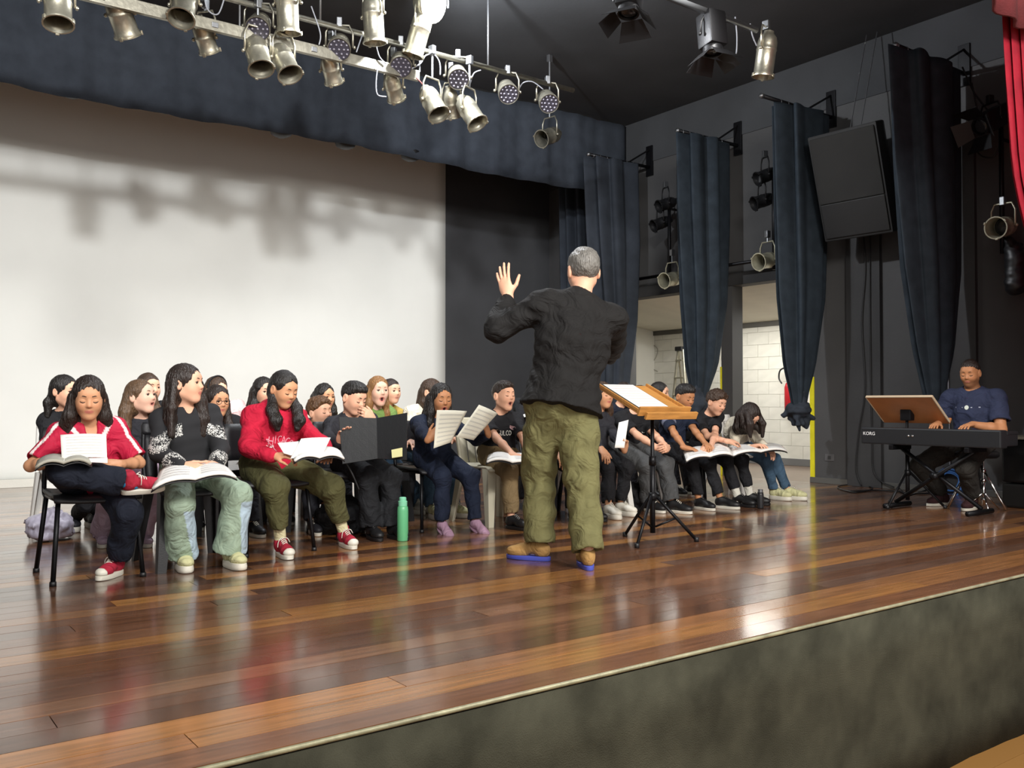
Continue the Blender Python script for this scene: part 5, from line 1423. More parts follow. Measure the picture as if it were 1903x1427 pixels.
# chrome hi-hat style stand right of the keyboard player
hh = flr(1826, 949)
hs_ = thing('cymbal_stand', 'thin chrome cymbal stand behind the keyboard player', 'stand', hh, 0)
MB().tube([(0, 0, 0.05), (0, 0, 0.55)], 0.008, 8).build('rod', M_CHROME, hs_, True)
MB().tube([(0, 0, 0.05), (0, 0, 0.26)], 0.014, 8).build('tube', M_CHROME, hs_, True)
for z in (0.10, 0.26, 0.34): MB().lathe([(0, -0.015), (0.022, -0.012), (0.022, 0.012), (0, 0.015)], 10, Matrix.Translation((0, 0, z))).build('wing_nut', M_CHROME, hs_, True)
for k in range(3):
    a = math.radians(100+120*k); MB().tube([(0, 0, 0.16), (0.16*math.cos(a), 0.16*math.sin(a), 0.01)], 0.007, 6).build('leg', M_CHROME, hs_, True)
# black covered piano at the right edge
gp = thing('covered_piano', 'black piano body with quilted cover at the right edge', 'piano', (8.58, 3.60, 0), 0)
MB().cbox((-0.30, -0.5, 0.22), (0.5, 0.33, 0.60), 0.02).build('case', mat('piano_black', '#0c0c0d', 0.25, 0, 0.02, 30), gp)
MB().cbox((-0.33, -0.52, 0.60), (0.52, 0.36, 0.625), 0.006).build('edge_rail', M_ALU, gp)
f = Field(); f.ell((0.15, -0.12, 0.66), (0.42, 0.42, 0.11), k=0.05); f.cone((0.3, 0.1, 0.7), (0.45, -0.3, 0.85), 0.12, 0.14, k=0.08); f.half((0, 0, 0.632), (0, 0, -1)); f.disp(folds(0.012, 8, 30, 55))
link('quilted_cover', f.mesh('quilted_cover', 0.016), mat('cover_cloth', '#3a3d44', 0.8, 0, 0.2, 60, 0.2, 10), gp)
MB().cbox((-0.30, -0.5, 0.0), (0.5, 0.33, 0.21), 0.02).build('plinth', mat('piano_black2', '#090909', 0.5), gp)
# coil of blue rope hanging on the wall behind the player
rc_ = atx(1763, 898, WX-0.08)
mb = MB()
rnd = random.Random(5)
for k in range(7):
    r0 = rnd.uniform(0.09, 0.16); off = Vector((rnd.uniform(-0.02, 0.02), rnd.uniform(-0.02, 0.02), rnd.uniform(-0.02, 0.02)))
    mb.tube([rc_+off+Vector((0.02*math.sin(3*a), r0*math.cos(a), r0*math.sin(a))) for a in np.linspace(0, 2*math.pi, 22)[:-1]], 0.009, 6, closed=True)
mb.tube([rc_+Vector((0.05, 0.0, 0.14)), rc_+Vector((0.06, 0, 0.3))], 0.006, 6)
rp_ = tag(mb.build('rope_coil', mat('blue_rope', '#3c6fb0', 0.6, 0, 0.3, 150), None, True), 'coil of bright blue cable hanging behind the keyboard player', 'cable coil'); rp_['kind'] = 'stuff'
cable([atx(1762, 640, WX-0.06), atx(1763, 740, WX-0.06), atx(1764, 800, WX-0.06), atx(1764, 872, WX-0.06)], 'pale cable running down the wall behind the keyboard player', M_CABLE, 0.006)

# ---- bottles and bags on the floor
def bottle(p, prof, m, capz, capm, label, extra=None):
    r_ = thing('bottle', label, 'bottle', p)
    MB().lathe(prof, 20).build('flask', m, r_, True)
    MB().lathe(capz, 18).build('cap', capm, r_, angle=40)
    return r_
bottle(flr(749, 1004), [(0, 0), (0.034, 0), (0.037, 0.006), (0.037, 0.20), (0.034, 0.225), (0.026, 0.235), (0, 0.236)], mat('mint_enamel', '#5fae7c', 0.35), [(0, 0.232), (0.030, 0.232), (0.031, 0.262), (0.024, 0.266), (0.024, 0.285), (0.018, 0.29), (0, 0.29)], mat('mint_cap', '#7cc4a0', 0.4), 'mint green flask standing by the black chair legs')
bottle(flr(1062, 967), [(0, 0), (0.030, 0), (0.033, 0.01), (0.031, 0.05), (0.033, 0.09), (0.031, 0.13), (0.033, 0.17), (0.014, 0.205), (0.013, 0.215), (0, 0.216)], mat('clear_pet', '#c4cdd2', 0.08, trans=0.7), [(0, 0.212), (0.016, 0.212), (0.016, 0.232), (0, 0.232)], M_PAPER, 'clear plastic water bottle between the conductor\'s legs')
bottle(flr(1057, 952), [(0, 0), (0.030, 0), (0.033, 0.01), (0.034, 0.15), (0.028, 0.19), (0, 0.192)], mat('white_flask', '#cfc8cc', 0.4), [(0, 0.19), (0.028, 0.19), (0.028, 0.235), (0.02, 0.245), (0, 0.246)], mat('pink_cap', '#d0406e', 0.4), 'white bottle with a pink cap seen past the conductor\'s knee')
bottle(flr(1412, 944), [(0, 0), (0.026, 0), (0.028, 0.01), (0.028, 0.12), (0.024, 0.14), (0, 0.141)], mat('black_flask', '#232326', 0.35), [(0, 0.14), (0.022, 0.14), (0.022, 0.165), (0, 0.166)], M_STEEL, 'small black flask on the floor beside the white trainers')
def bag(c, r_, m, label, seed, h=0.014):
    f = Field(); rnd = random.Random(seed); c = Vector(c)
    f.ell(c+Vector((0, 0, r_[2]*0.9)), r_, k=0.05)
    for i in range(5): f.ell(c+Vector((rnd.uniform(-0.6, 0.6)*r_[0], rnd.uniform(-0.6, 0.6)*r_[1], r_[2]*rnd.uniform(0.5, 1.3))), tuple(x*rnd.uniform(0.45, 0.65) for x in r_), k=0.05)
    f.disp(folds(0.016, seed, 70, 150)); f.disp(folds(0.008, seed+1, 150, 260)); f.half((0, 0, 0.004), (0, 0, -1))
    return tag(link('bag', f.mesh('bag', h), m), label, 'bag')
bag(flr(95, 1003), (0.14, 0.13, 0.105), mat('lilac_plastic_bag', '#a9a4b4', 0.4, 0, 0.3, 40, 0.1, 8), 'crumpled lilac plastic bag under the left end chairs', 2)
bag(flr(668, 998)+Vector((0.03, 0.25, 0)), (0.20, 0.16, 0.13), cloth('bagblack', '#1a1a1c'), 'black rucksack under the boy with the black folder', 3)
bag(flr(1225, 955)+Vector((0.05, 0.35, 0)), (0.15, 0.12, 0.12), cloth('bagblack', '#1a1a1c'), 'dark rucksack under the chair behind the music stand', 5)
# ================================================================== THE CHOIR
C_NAVY = cloth('navy', '#1f2638'); C_BLACK = cloth('black', '#1d1d20'); C_DNAVY = cloth('dark_navy', '#191d29')
C_RED = cloth('red_hoodie', '#b31a35', 0.85); C_OLIVE = cloth('olive', '#4f4d30', bump=0.15); C_KHAKI = cloth('khaki', '#7d6a4c'); C_GREYJ = cloth('grey_jeans', '#4a4b4c', bump=0.2)
C_SAGE = cloth('sage', '#93a591', bump=0.15); C_DENIM = cloth('denim', '#3f566b', bump=0.2); C_CREAM = cloth('cream', '#d8cfbb'); C_GREEN = cloth('moss_tee', '#6f8a4a'); C_PINK = cloth('pale_pink', '#dcb9b8')
C_MAUVE = cloth('mauve', '#b9a3b4'); C_TINT = cloth('tinted', '#ffffff', 0.7, attr='tint'); C_DGREY = cloth('dark_grey', '#2c2c31')
S_RED = cloth('red_canvas', '#a3263a'); S_WHITE = mat('white_rubber', '#d9d5c8', 0.5); S_CREAM = cloth('cream_shoe', '#c9c79a'); S_BLACK = mat('black_shoe', '#18181a', 0.5); S_PINK = cloth('pink_shoe', '#b792a8'); S_TAN = cloth('suede', '#a88350'); S_BLUE = mat('blue_sole', '#4a56b8', 0.5)
S_BW = mat('dark_sneaker', '#26262c', 0.6)
def an(px, py, h=0.075): return flr(px, py)+Vector((0, 0, h))
FACE = (0, -1)
DN = dict(d=(-0.1, 1, -0.35), n=(0, -0.3, -1), c=0.35)
def lap(sg, dx=-0.5, n=(0, -0.2, -1), c=0.5): return dict(d=(sg*dx, 0.9, -0.15), n=n, t=(-sg*0.9, 0.3, 0.3), c=c)
def long_locks(L=0.3, w=0.085, back=True, front=0.0, r=0.034, r2=0.022):
    lk = []
    for sx in (-1, 1):
        lk.append(([(sx*0.07, -0.02, 0.0), (sx*(w), -0.02+front*0.3, -0.10), (sx*(w+0.012), -0.02+front, -L*0.7), (sx*(w+0.004), -0.01+front*1.2, -L)], [r, r*1.05, r, r2]))
    if back:
        lk.append(([(0, -0.085, 0.0), (0, -0.10, -0.12), (0, -0.11, -L*0.9)], [0.06, 0.062, 0.045]))
        for sx in (-1, 1): lk.append(([(sx*0.05, -0.07, 0.0), (sx*0.06, -0.085, -0.12), (sx*0.06, -0.09, -L*0.95)], [0.045, 0.05, 0.035]))
    return lk
def seat(p, kind, label, dy=0.0): return chair(kind, (p.pos.x, p.pos.y+dy), (0, -1), label)
def paper(pts, label, name='sheet_music', m=None, th=0.0012, nu=8, nv=8, bend=0.0, lines=True, cat='sheet music', cover=None, thick=None):
    """four world corners a(top left) b(top right) c(bottom right) d(bottom left); bend bows it along its normal"""
    a, b, c, d = [Vector(p) for p in pts]; n_ = (b-a).cross(d-a).normalized()
    g = []
    for i in range(nv+1):
        v = i/nv; g.append([(a.lerp(b, j/nu)).lerp(d.lerp(c, j/nu), v)+n_*bend*math.sin(math.pi*j/nu) for j in range(nu+1)])
    o = tag(MB().sheet(g, thick or th).build(name, m or M_PAPER, None, True), label, cat)
    if lines:
        mb = MB()
        for side in (1, -1):
            for i in range(7):
                v = 0.12+i*0.12
                for k in range(2):
                    vv = v+k*0.022
                    row = []
                    for j in range(nu+1):
                        t = 0.1+0.8*j/nu
                        P0 = a.lerp(b, t).lerp(d.lerp(c, t), vv)+n_*(bend*math.sin(math.pi*t)+side*((thick or th)/2+0.0012)); P1 = a.lerp(b, t).lerp(d.lerp(c, t), vv+0.008)+n_*(bend*math.sin(math.pi*t)+side*((thick or th)/2+0.0012))
                        row.append((P0, P1))
                    base = len(mb.v); vs = [q for r_ in row for q in r_]
                    mb.add(vs, [[2*j, 2*j+1, 2*j+3, 2*j+2] for j in range(nu)])
        pp = mb.build('printed_lines', mat('grey_ink', '#a9a7a4', 0.8), o); pp['kind'] = 'stuff'
    return o
def book(cl, cr, dl, dr, label, drop=0.02, m=None, cover=None):
    """open score on a lap: far-left, far-right, near-left, near-right corners; pages bow away from the spine, dark cover below"""
    fl, fr, nl, nr = [Vector(p) for p in (cl, cr, dl, dr)]
    up = (fr-fl).cross(fl-nl).normalized()
    if up.z < 0: up = -up
    root = thing('music_book', label, 'music book', (0, 0, 0))
    def surf(off, sag, ext):
        g = []
        for i in range(7):
            v = i/6; row = []
            for j in range(15):
                u = j/14; uu = (u-0.5)*(1+ext)+0.5; hgt = 0.015*abs(math.sin(2*math.pi*u))**0.8*(1 if sag else 0.3)-0.012*(2*u-1)**4*drop*60
                row.append(fl.lerp(fr, uu).lerp(nl.lerp(nr, uu), (v-0.5)*(1+ext)+0.5)+up*(hgt+off))
            g.append(row)
        return g
    pg = MB().sheet(surf(0.012, True, 0.0), 0.012).build('pages', m or M_PAPER, root, True)
    MB().sheet(surf(-0.004, True, 0.03), 0.005).build('cover', cover or M_BLKPLASTIC, root, True)
    mb = MB(); G = surf(0.0195, True, 0.0)
    for half_ in (range(1, 6), range(8, 13)):
        for i in range(1, 6):
            for k in range(3):
                vs = []
                for j in list(half_)+[half_[-1]+1]:
                    p0 = Vector(G[i][j]); p1 = Vector(G[i-1][j]); q = 0.12+k*0.22
                    vs += [p0.lerp(p1, q), p0.lerp(p1, q+0.06)]
                n_ = len(vs)//2; mb.add(vs, [[2*a_, 2*a_+1, 2*a_+3, 2*a_+2] for a_ in range(n_-1)])
    pp = mb.build('printed_lines', mat('pale_ink', '#b4b3b8', 0.8), root); pp['kind'] = 'stuff'
    return root

# ---- 1: girl in the red jersey, right ankle over left knee
def jersey_paint(s, V):
    C = np.tile(np.array(srgb('#b31c3c')[:3]), (len(V), 1)); wh = np.array(srgb('#e6d9d6')[:3]); q = s.s
    r = V-s.N; a = r @ s.sd; b = r @ s.up; c = r @ s.fw
    d = np.abs(a)*0.82-(b+0.105)*0.57
    C[(c > 0.0) & (np.abs(d-0.004) < 0.011) & (b > -0.125)] = wh
    for sg in (-1, 1):
        u = unit(s.E[sg]-s.S[sg]); rr_ = V-s.S[sg]; t = rr_ @ u; nn = unit(np.cross(u, s.up)); out = unit(s.up-u*float(s.up@u))
        if out @ (s.sd*sg) < 0: pass
        n2 = rr_ @ nn; o2 = rr_ @ out
        C[(np.abs(n2) < 0.010) & (o2 > 0.01) & (t > -0.1)] = wh
    return C
p1 = P('girl in red football jersey with ankle crossed on her knee, at the left end', (1.10, 5.27), FACE, at(165, 740, 5.13), s_=0.8, g=1.12,
       wR=at(108, 856, 4.98), wL=at(222, 862, 5.0), aR=at(243, 896, 4.92), aL=an(220, 1068), kR=(1, 0.45, 0.25), kL=(-0.1, 1, 0.9), fR=(-1, 0.25, 0.1), fL=(0.75, 0.75, 0), pR=-5, rR=25, eL=(-0.8, -0.2, -0.6), eR=(0.8, -0.3, -0.6))
p1.build(top=dict(m=C_TINT, sleeve=0.86, so=0.020, paint=jersey_paint, neckd=0.10, o=0.020, name='jersey'), pants=dict(m=C_DNAVY, rh=0.070, hem=0.88, o=0.016), shoes=('canvas', 0.82, (S_RED, S_WHITE, S_WHITE)),
         hair=dict(k='long', c='dark', locks=long_locks(0.20, 0.088, True, -0.03), ears=False), skin='medium', eyes='down', head=(-10, 14, 0), hc=0.0065,
         handR=lap(1, -0.6), handL=dict(d=(0.8, 0.5, 0.15), n=(0.2, -0.4, -1), t=(0.2, 0.9, 0.5), c=0.25), socks=(cloth('blue_sock', '#2c8cc0'), 0.09))
seat(p1, 'iso', 'black metal legged chair at the left end of the front row')
paper([at(113, 808, 4.98), at(198, 807, 4.98), at(200, 850, 4.90), at(116, 852, 4.90)], 'white song sheet held up by the girl in the red jersey', bend=-0.008)
paper([at(116, 852, 4.90), at(201, 850, 4.90), at(201, 860, 4.84), at(118, 856, 4.84)], 'folded lower sheet resting on the jersey girl\'s lap', lines=False)
book(at(72, 856, 4.98), at(172, 850, 4.98), at(68, 868, 4.82), at(170, 862, 4.82), 'grey paged book lying on the red jersey girl\'s lap', m=mat('grey_pages', '#a6a396', 0.7))

# ---- 2: girl with patterned black sweater
def pattern_mat(mask):
    m = bpy.data.materials.new('floral_knit' if not mask else 'black_knit_with_floral_yoke'); m.use_nodes = True; nt = m.node_tree; b = nt.nodes['Principled BSDF']; b.inputs['Roughness'].default_value = 0.9
    tc = nt.nodes.new('ShaderNodeTexCoord'); n1 = nt.nodes.new('ShaderNodeTexVoronoi'); n1.inputs['Scale'].default_value = 85; n1.feature = 'DISTANCE_TO_EDGE'
    n0 = nt.nodes.new('ShaderNodeTexNoise'); n0.inputs['Scale'].default_value = 40; n0.inputs['Detail'].default_value = 3
    nt.links.new(tc.outputs['Object'], n0.inputs['Vector']); nt.links.new(tc.outputs['Object'], n1.inputs['Vector'])
    ad = nt.nodes.new('ShaderNodeMath'); ad.operation = 'MULTIPLY_ADD'; ad.inputs[1].default_value = 1.6; nt.links.new(n1.outputs['Distance'], ad.inputs[0]); nt.links.new(n0.outputs['Fac'], ad.inputs[2])
    r_ = nt.nodes.new('ShaderNodeValToRGB'); r_.color_ramp.elements[0].position = 0.66; r_.color_ramp.elements[0].color = srgb('#1c1c1f'); r_.color_ramp.elements[1].position = 0.80; r_.color_ramp.elements[1].color = srgb('#cfcdc8')
    nt.links.new(ad.outputs[0], r_.inputs[0]); 
    if mask:
        a_ = nt.nodes.new('ShaderNodeAttribute'); a_.attribute_name = 'tint'; mx = nt.nodes.new('ShaderNodeMix'); mx.data_type = 'RGBA'; mx.inputs['A'].default_value = srgb('#1d1d20')
        nt.links.new(a_.outputs['Fac'], mx.inputs['Factor']); nt.links.new(r_.outputs[0], mx.inputs['B']); nt.links.new(mx.outputs['Result'], b.inputs['Base Color'])
    else: nt.links.new(r_.outputs[0], b.inputs['Base Color'])
    return m
M_FLOR = pattern_mat(False)
def yoke_mask(s, V):
    r = V-s.N; a = np.abs(r @ s.sd); b = r @ s.up
    d = b+0.085+0.35*(a-0.08)
    m = ((np.abs(d) < 0.032) & (a > 0.055)).astype(float)
    return np.stack([m, m, m], 1)
def sage_paint(s, V):
    C = np.tile(np.array(srgb('#93a591')[:3]), (len(V), 1)); bl = np.array(srgb('#a9bcc9')[:3])
    for sg in (-1, 1):
        kn, a_ = s.K[sg], s.A[sg]; t = np.clip((V[:, 2]-a_[2])/(kn[2]-a_[2]), 0, 1); cx = a_[0]+(kn[0]-a_[0])*t
        m = (V[:, 2] < kn[2]-0.03) & (np.sign(V[:, 0]) == sg) & (V[:, 0]-cx < -0.022+0.05*(t-0.3))
        C[m] = bl
    return C
p2 = P('long-haired girl in black sweater with white patterned cuffs, hands clasped', (1.64, 5.32), FACE, at(346, 714, 5.25), s_=0.83, g=1.1,
       wR=at(340, 868, 4.98), wL=at(404, 866, 4.99), aR=an(338, 1056), aL=an(428, 1052), fR=(0.05, 1, 0), fL=(-0.12, 1, 0), kR=(0.3, 1, 0.9), kL=(-0.3, 1, 0.9), eR=(0.8, -0.3, -0.6), eL=(-0.8, -0.3, -0.6))
p2.build(top=dict(m=pattern_mat(True), paint=yoke_mask, sleeve=1.9, so=0.020, o=0.022, name='sweater', neckd=0.05), pants=dict(m=C_TINT, paint=sage_paint, rh=0.095, hem=0.95, o=0.020, fold=0.005), shoes=('chunky', 0.86, (S_CREAM, S_WHITE, S_CREAM)),
         hair=dict(k='long', c='dark', locks=long_locks(0.30, 0.085, True, 0.03, 0.038)+[([(0.075, 0.03, 0.02), (0.10, 0.05, -0.14), (0.11, 0.08, -0.30)], [0.018, 0.024, 0.016])], ears=False, fw=1.0), skin='light', eyes='open', head=(48, -2, 0), hc=0.0065,
         handR=dict(d=(-0.8, 0.6, -0.1), n=(-0.5, -0.6, -0.4), t=(-0.3, 0.2, 1), c=0.8), handL=dict(d=(0.8, 0.6, -0.1), n=(0.4, -0.7, -0.4), t=(0.3, 0.2, 1), c=0.8))
M_FLORAL = M_FLOR
for sg in (-1, 1):
    f = Field(); w_, e, sh = p2.W[sg], p2.E[sg], p2.S[sg]; u = unit(w_-e)
    f.cone(w_-u*0.11, w_-u*0.015, 0.030*0.8+0.027, 0.030*0.8+0.021, k=0.01, cap=0.0, cap0=0.0); f.disp(folds(0.003, 3))
    link('patterned_cuff', f.mesh('cuff', 0.008), M_FLORAL, p2.root)
seat(p2, 'black', 'black plastic chair under the girl in the patterned sweater')
book(at(300, 872, 5.02), at(425, 868, 4.96), at(285, 905, 4.78), at(440, 884, 4.74), 'large open score on the lap of the girl with patterned cuffs', drop=0.03)

# ---- 3: girl in the red hoodie
p3 = P('girl in red hoodie and olive trousers reading a white sheet', (2.18, 5.52), FACE, at(527, 724, 5.36), s_=0.84, g=1.15,
       wR=at(512, 848, 5.13), wL=at(610, 846, 5.12), aR=an(523, 1032, 0.085), aL=an(640, 1014, 0.085), fR=(0.05, 1, 0), fL=(0.05, 1, 0), kR=(0.25, 1, 0.9), kL=(-0.3, 1, 0.9), eR=(0.8, -0.35, -0.6), eL=(-0.8, -0.3, -0.6))
p3.build(top=dict(m=C_RED, sleeve=1.93, so=0.028, o=0.030, hood=True, name='hoodie', fold=0.007, cuff=0.6), pants=dict(m=C_OLIVE, rh=0.055, hem=0.72, o=0.022, fold=0.006), shoes=('canvas', 0.88, (S_RED, S_WHITE, S_WHITE)), socks=(cloth('cream_sock', '#cfc9a2'), 0.16),
         hair=dict(k='long', c='black', ears=True, locks=[([(0.06, -0.03, -0.03), (0.085, 0.02, -0.13), (0.075, 0.06, -0.20), (0.07, 0.07, -0.25)], [0.03, 0.038, 0.042, 0.022]), ([(-0.06, -0.03, -0.03), (-0.08, 0.03, -0.13), (-0.075, 0.07, -0.20), (-0.06, 0.08, -0.25)], [0.028, 0.034, 0.04, 0.022])], curl=0.5), skin='medium', eyes='down', head=(16, 20, 0), hc=0.0065,
         handR=dict(d=(-0.7, 0.7, 0.1), n=(-0.3, -0.2, -1), t=(-0.3, 0.8, 0.6), c=0.6), handL=lap(-1, -0.5, c=0.12))
pk = mat('pale_pink_print', '#d98a98', 0.8)
for i, ch in enumerate('CHICAGO'):
    t = (i-3)/3; p3.decal(p3.shirt, ch, p3.N-p3.up*(0.125+0.03*t*t)+p3.sd*(-t*-1)*-0.0+p3.sd*(-0.082*t)*1.0+p3.fw*0.1, 0.024, 0.042+0.012*abs(t), pk, 'lettering')
wp = mat('white_print2', '#e8ded8', 0.8)
for sx in (-1, 1):
    pts = [(0.03, 0.0), (0.06, -0.012), (0.085, 0.004), (0.09, 0.022), (0.075, 0.008), (0.055, 0.006), (0.035, 0.012)]
    p3.decal(p3.shirt, '', p3.N-p3.up*0.175+p3.fw*0.1, 1, 1, wp, 'horn_print', draw=([(sx*x, y) for x, y in pts], [list(range(len(pts))) if sx > 0 else list(range(len(pts)))[::-1]]))
seat(p3, 'iso', 'black metal legged chair under the girl in the red hoodie')
paper([at(560, 815, 5.05), at(615, 813, 5.02), at(598, 848, 4.95), at(540, 852, 4.98)], 'white sheet tilted up in the hoodie girl\'s hands', lines=False, bend=-0.006)
paper([at(516, 823, 5.12), at(556, 820, 5.08), at(548, 848, 5.0), at(528, 842, 5.04)], 'second white sheet behind the one in the hoodie girl\'s hands', lines=False)
book(at(545, 842, 5.1), at(632, 838, 5.05), at(548, 856, 4.92), at(640, 852, 4.9), 'white score resting across the hoodie girl\'s knees')

# ---- 4: boy behind the big black folder
p4 = P('dark-haired boy behind an open black folder, finger at his nose', (2.93, 5.85), FACE, at(657, 740, 5.72), s_=0.84, g=1.08,
       wR=at(633, 822, 5.42), wL=at(694, 782, 5.50), aR=an(690, 1000), aL=an(730, 999), fR=(0.1, 1, 0), fL=(-0.1, 1, 0), eR=(0.8, -0.3, -0.6), eL=(-0.9, -0.1, -0.7))
p4.build(top=dict(m=C_DGREY, sleeve=1.9, so=0.022, o=0.024, name='sweatshirt'), pants=dict(m=cloth('black_jeans', '#1e1f22', bump=0.2), rh=0.07, hem=0.95, o=0.018), shoes=('low', 0.9, (S_BLACK, S_BLACK, S_BLACK)),
         hair=dict(k='short', c='black', top=0.85, low=0.004), skin='light', eyes='down', head=(20, 20, 0), female=False, h=0.0045,
         handR=dict(d=(0.1, 0.55, 0.8), n=(0, 0.5, -0.3), t=(-0.9, 0.1, 0.3), c=0.3, sp=0.5), handL=dict(d=(0.7, 0.1, 0.6), n=(0.2, -0.8, 0.1), t=(0.5, -0.3, 0.8), c=0.7))
seat(p4, 'iso', 'black metal legged chair under the boy with the black folder')
M_FOLDER = mat('black_folder', '#17181a', 0.5, 0, 0.1, 120)
fo = thing('folder', 'large open black music folder with a small cream label', 'folder', (0, 0, 0))
def panel(a, b, c, d, th, nm, m, par):
    g = [[Vector(a).lerp(Vector(b), j/4).lerp(Vector(d).lerp(Vector(c), j/4), i/4) for j in range(5)] for i in range(5)]
    return MB().sheet(g, th).build(nm, m, par)
fsp_t, fsp_b = at(700, 777, 5.36), at(702, 852, 5.24)
panel(at(630, 775, 5.38), fsp_t, fsp_b, at(637, 862, 5.22), 0.005, 'cover_panel', M_FOLDER, fo)
rp2 = panel(fsp_t, at(757, 767, 5.20), at(756, 855, 5.06), fsp_b, 0.005, 'cover_panel', M_FOLDER, fo)
panel(at(728, 836, 5.145), at(748, 832, 5.098), at(748, 848, 5.07), at(729, 851, 5.118), 0.006, 'paper_label', mat('cream_label', '#c9c48e', 0.7), fo)
# strap of a bag hanging from his chair
cable([at(640, 855, 5.35), at(655, 880, 5.33), at(668, 910, 5.33)], 'thin black strap hanging in front of the boy with the folder', M_CABLEB, 0.006, cat='strap')

# ---- 5: girl with two sheets, mouth open
p5 = P('singing girl with straight black hair holding two cream sheets apart', (3.55, 5.80), FACE, at(820, 742, 5.66), s_=0.83, g=1.02,
       wR=at(798, 815, 5.35), wL=at(907, 806, 5.40), aR=an(822, 990, 0.06), aL=an(884, 987, 0.06), fR=(0.1, 1, 0), fL=(-0.05, 1, 0), kR=(0.15, 1, 0.9), kL=(-0.2, 1, 0.9), eR=(0.8, -0.2, -0.7), eL=(-0.8, -0.2, -0.7), pR=18, pL=18)
p5.build(top=dict(m=C_NAVY, sleeve=1.85, so=0.018, o=0.020, name='jumper'), pants=dict(m=C_NAVY, rh=0.05, hem=0.9, o=0.014), shoes=('slip', 0.84, (S_PINK, S_PINK, S_PINK)),
         hair=dict(k='long', c='black', locks=long_locks(0.26, 0.078, True, 0.0, 0.028), fw=0.95), skin='tan', eyes='down', mouth=0.9, head=(-12, 8, 0),
         handR=dict(d=(-0.5, 0.4, 0.6), n=(-0.5, -0.5, 0.1), t=(-0.3, 0.5, 0.6), c=0.55), handL=dict(d=(0.5, 0.4, 0.6), n=(0.5, -0.5, 0.1), t=(0.3, 0.5, 0.6), c=0.55))
seat(p5, 'iso', 'black metal legged chair under the girl with two sheets')
M_CREAMP = mat('cream_paper', '#d9d3c0', 0.75, 0, 0.02, 30, 0.03, 10)
paper([at(812, 762, 5.32), at(868, 764, 5.34), at(838, 822, 5.26), at(806, 833, 5.24)], 'cream sheet in the singing girl\'s right hand', m=M_CREAMP, bend=-0.01)
paper([at(890, 752, 5.34), at(925, 768, 5.32), at(880, 818, 5.28), at(848, 812, 5.26)], 'cream sheet tilted in the singing girl\'s left hand', m=M_CREAMP, bend=-0.006)

# ---- 6: boy in the black jersey
p6 = P('singing boy in black jersey with white lettering and khaki trousers', (4.10, 5.75), FACE, at(936, 736, 5.64), s_=0.84, g=1.02, twist=-18,
       wR=at(955, 846, 5.30), wL=at(985, 848, 5.26), aR=an(950, 982), aL=an(992, 979), fR=(-0.2, 1, 0), fL=(-0.2, 1, 0), eR=(1, -0.35, -0.3), eL=(-1, -0.35, -0.3))
p6.build(top=dict(m=C_BLACK, sleeve=0.75, so=0.018, o=0.020, name='jersey'), pants=dict(m=C_KHAKI, rh=0.055, hem=0.9, o=0.014, fold=0.006), shoes=('low', 0.88, (S_BLACK, S_BLACK, mat('grey_lace', '#777777', 0.7))),
         hair=dict(k='short', c='dark', top=0.7, low=0.0, curl=0.5), skin='light', eyes='down', mouth=0.75, head=(4, -2, 0), female=False,
         handR=dict(d=(-0.6, 0.7, -0.2), n=(0, -0.2, -1), t=(-0.8, 0.3, 0.2), c=0.35), handL=dict(d=(0.5, 0.8, -0.1), n=(0, -0.2, -1), t=(0.8, 0.3, 0.2), c=0.35))
M_PRINT = mat('off_white_print', '#dedbd2', 0.8)
p6.decal(p6.shirt, 'WIZUL.CO', p6.N-p6.up*0.105+p6.fw*0.1, 0.155, 0.036, M_PRINT, 'lettering')
p6.decal(p6.shirt, '', p6.N-p6.up*0.06-p6.sd*0.075+p6.fw*0.1, 1, 1, mat('crest_print', '#c9a4a8', 0.8), 'crest', draw=([(-0.014, 0.014), (0.014, 0.014), (0.014, -0.006), (0, -0.018), (-0.014, -0.006)], [[4, 3, 2, 1, 0]]))
p6.decal(p6.shirt, '', p6.N-p6.up*0.065+p6.sd*0.075+p6.fw*0.1, 1, 1, M_PRINT, 'sport_mark', draw=([(-0.022, 0.006), (-0.004, -0.002), (0.014, 0.006), (0.002, -0.008), (-0.01, -0.006)], [[4, 3, 2, 1, 0]]))
seat(p6, 'cream', 'cream plastic chair under the boy in the lettered jersey')
book(at(908, 846, 5.36), at(985, 850, 5.32), at(905, 858, 5.18), at(998, 866, 5.12), 'white pages on the lap of the boy in the lettered jersey')

# ---- 6b, 6c: singers hidden behind the conductor
p7 = P('singer in black mostly hidden behind the conductor, dark trousers', (4.72, 5.78), FACE, at(1040, 730, 5.7), s_=0.82, wR=at(1040, 845, 5.35), wL=at(1085, 845, 5.35), aR=an(1064, 968), aL=an(1096, 966))
p7.build(top=dict(m=C_BLACK, sleeve=1.85), pants=dict(m=C_BLACK, rh=0.055), shoes=('low', 0.86, (S_BLACK, S_BLACK, S_BLACK)), hair=dict(k='short', c='dark'), eyes='down', female=False, h=0.0075, hc=0.012)
seat(p7, 'black', 'black plastic chair hidden behind the conductor')
paper([at(1068, 832, 5.4), at(1092, 830, 5.38), at(1095, 848, 5.25), at(1066, 846, 5.27)], 'scrap of white sheet seen between the conductor\'s thighs', lines=False)
p8 = P('singer behind the conductor\'s right arm, white trainers and dark trousers', (5.10, 5.76), FACE, at(1120, 735, 5.7), s_=0.8, wR=at(1118, 835, 5.35), wL=at(1160, 835, 5.35), aR=an(1130, 962), aL=an(1152, 957))
p8.build(top=dict(m=C_DGREY, sleeve=1.85), pants=dict(m=C_BLACK, rh=0.055, hem=0.85), shoes=('chunky', 0.84, (S_WHITE, S_WHITE, S_WHITE)), hair=dict(k='long', c='brown', locks=long_locks(0.2)), eyes='down', h=0.0075, hc=0.012, handL=dict(d=(0.3, 0.3, 0.8), c=0.6))
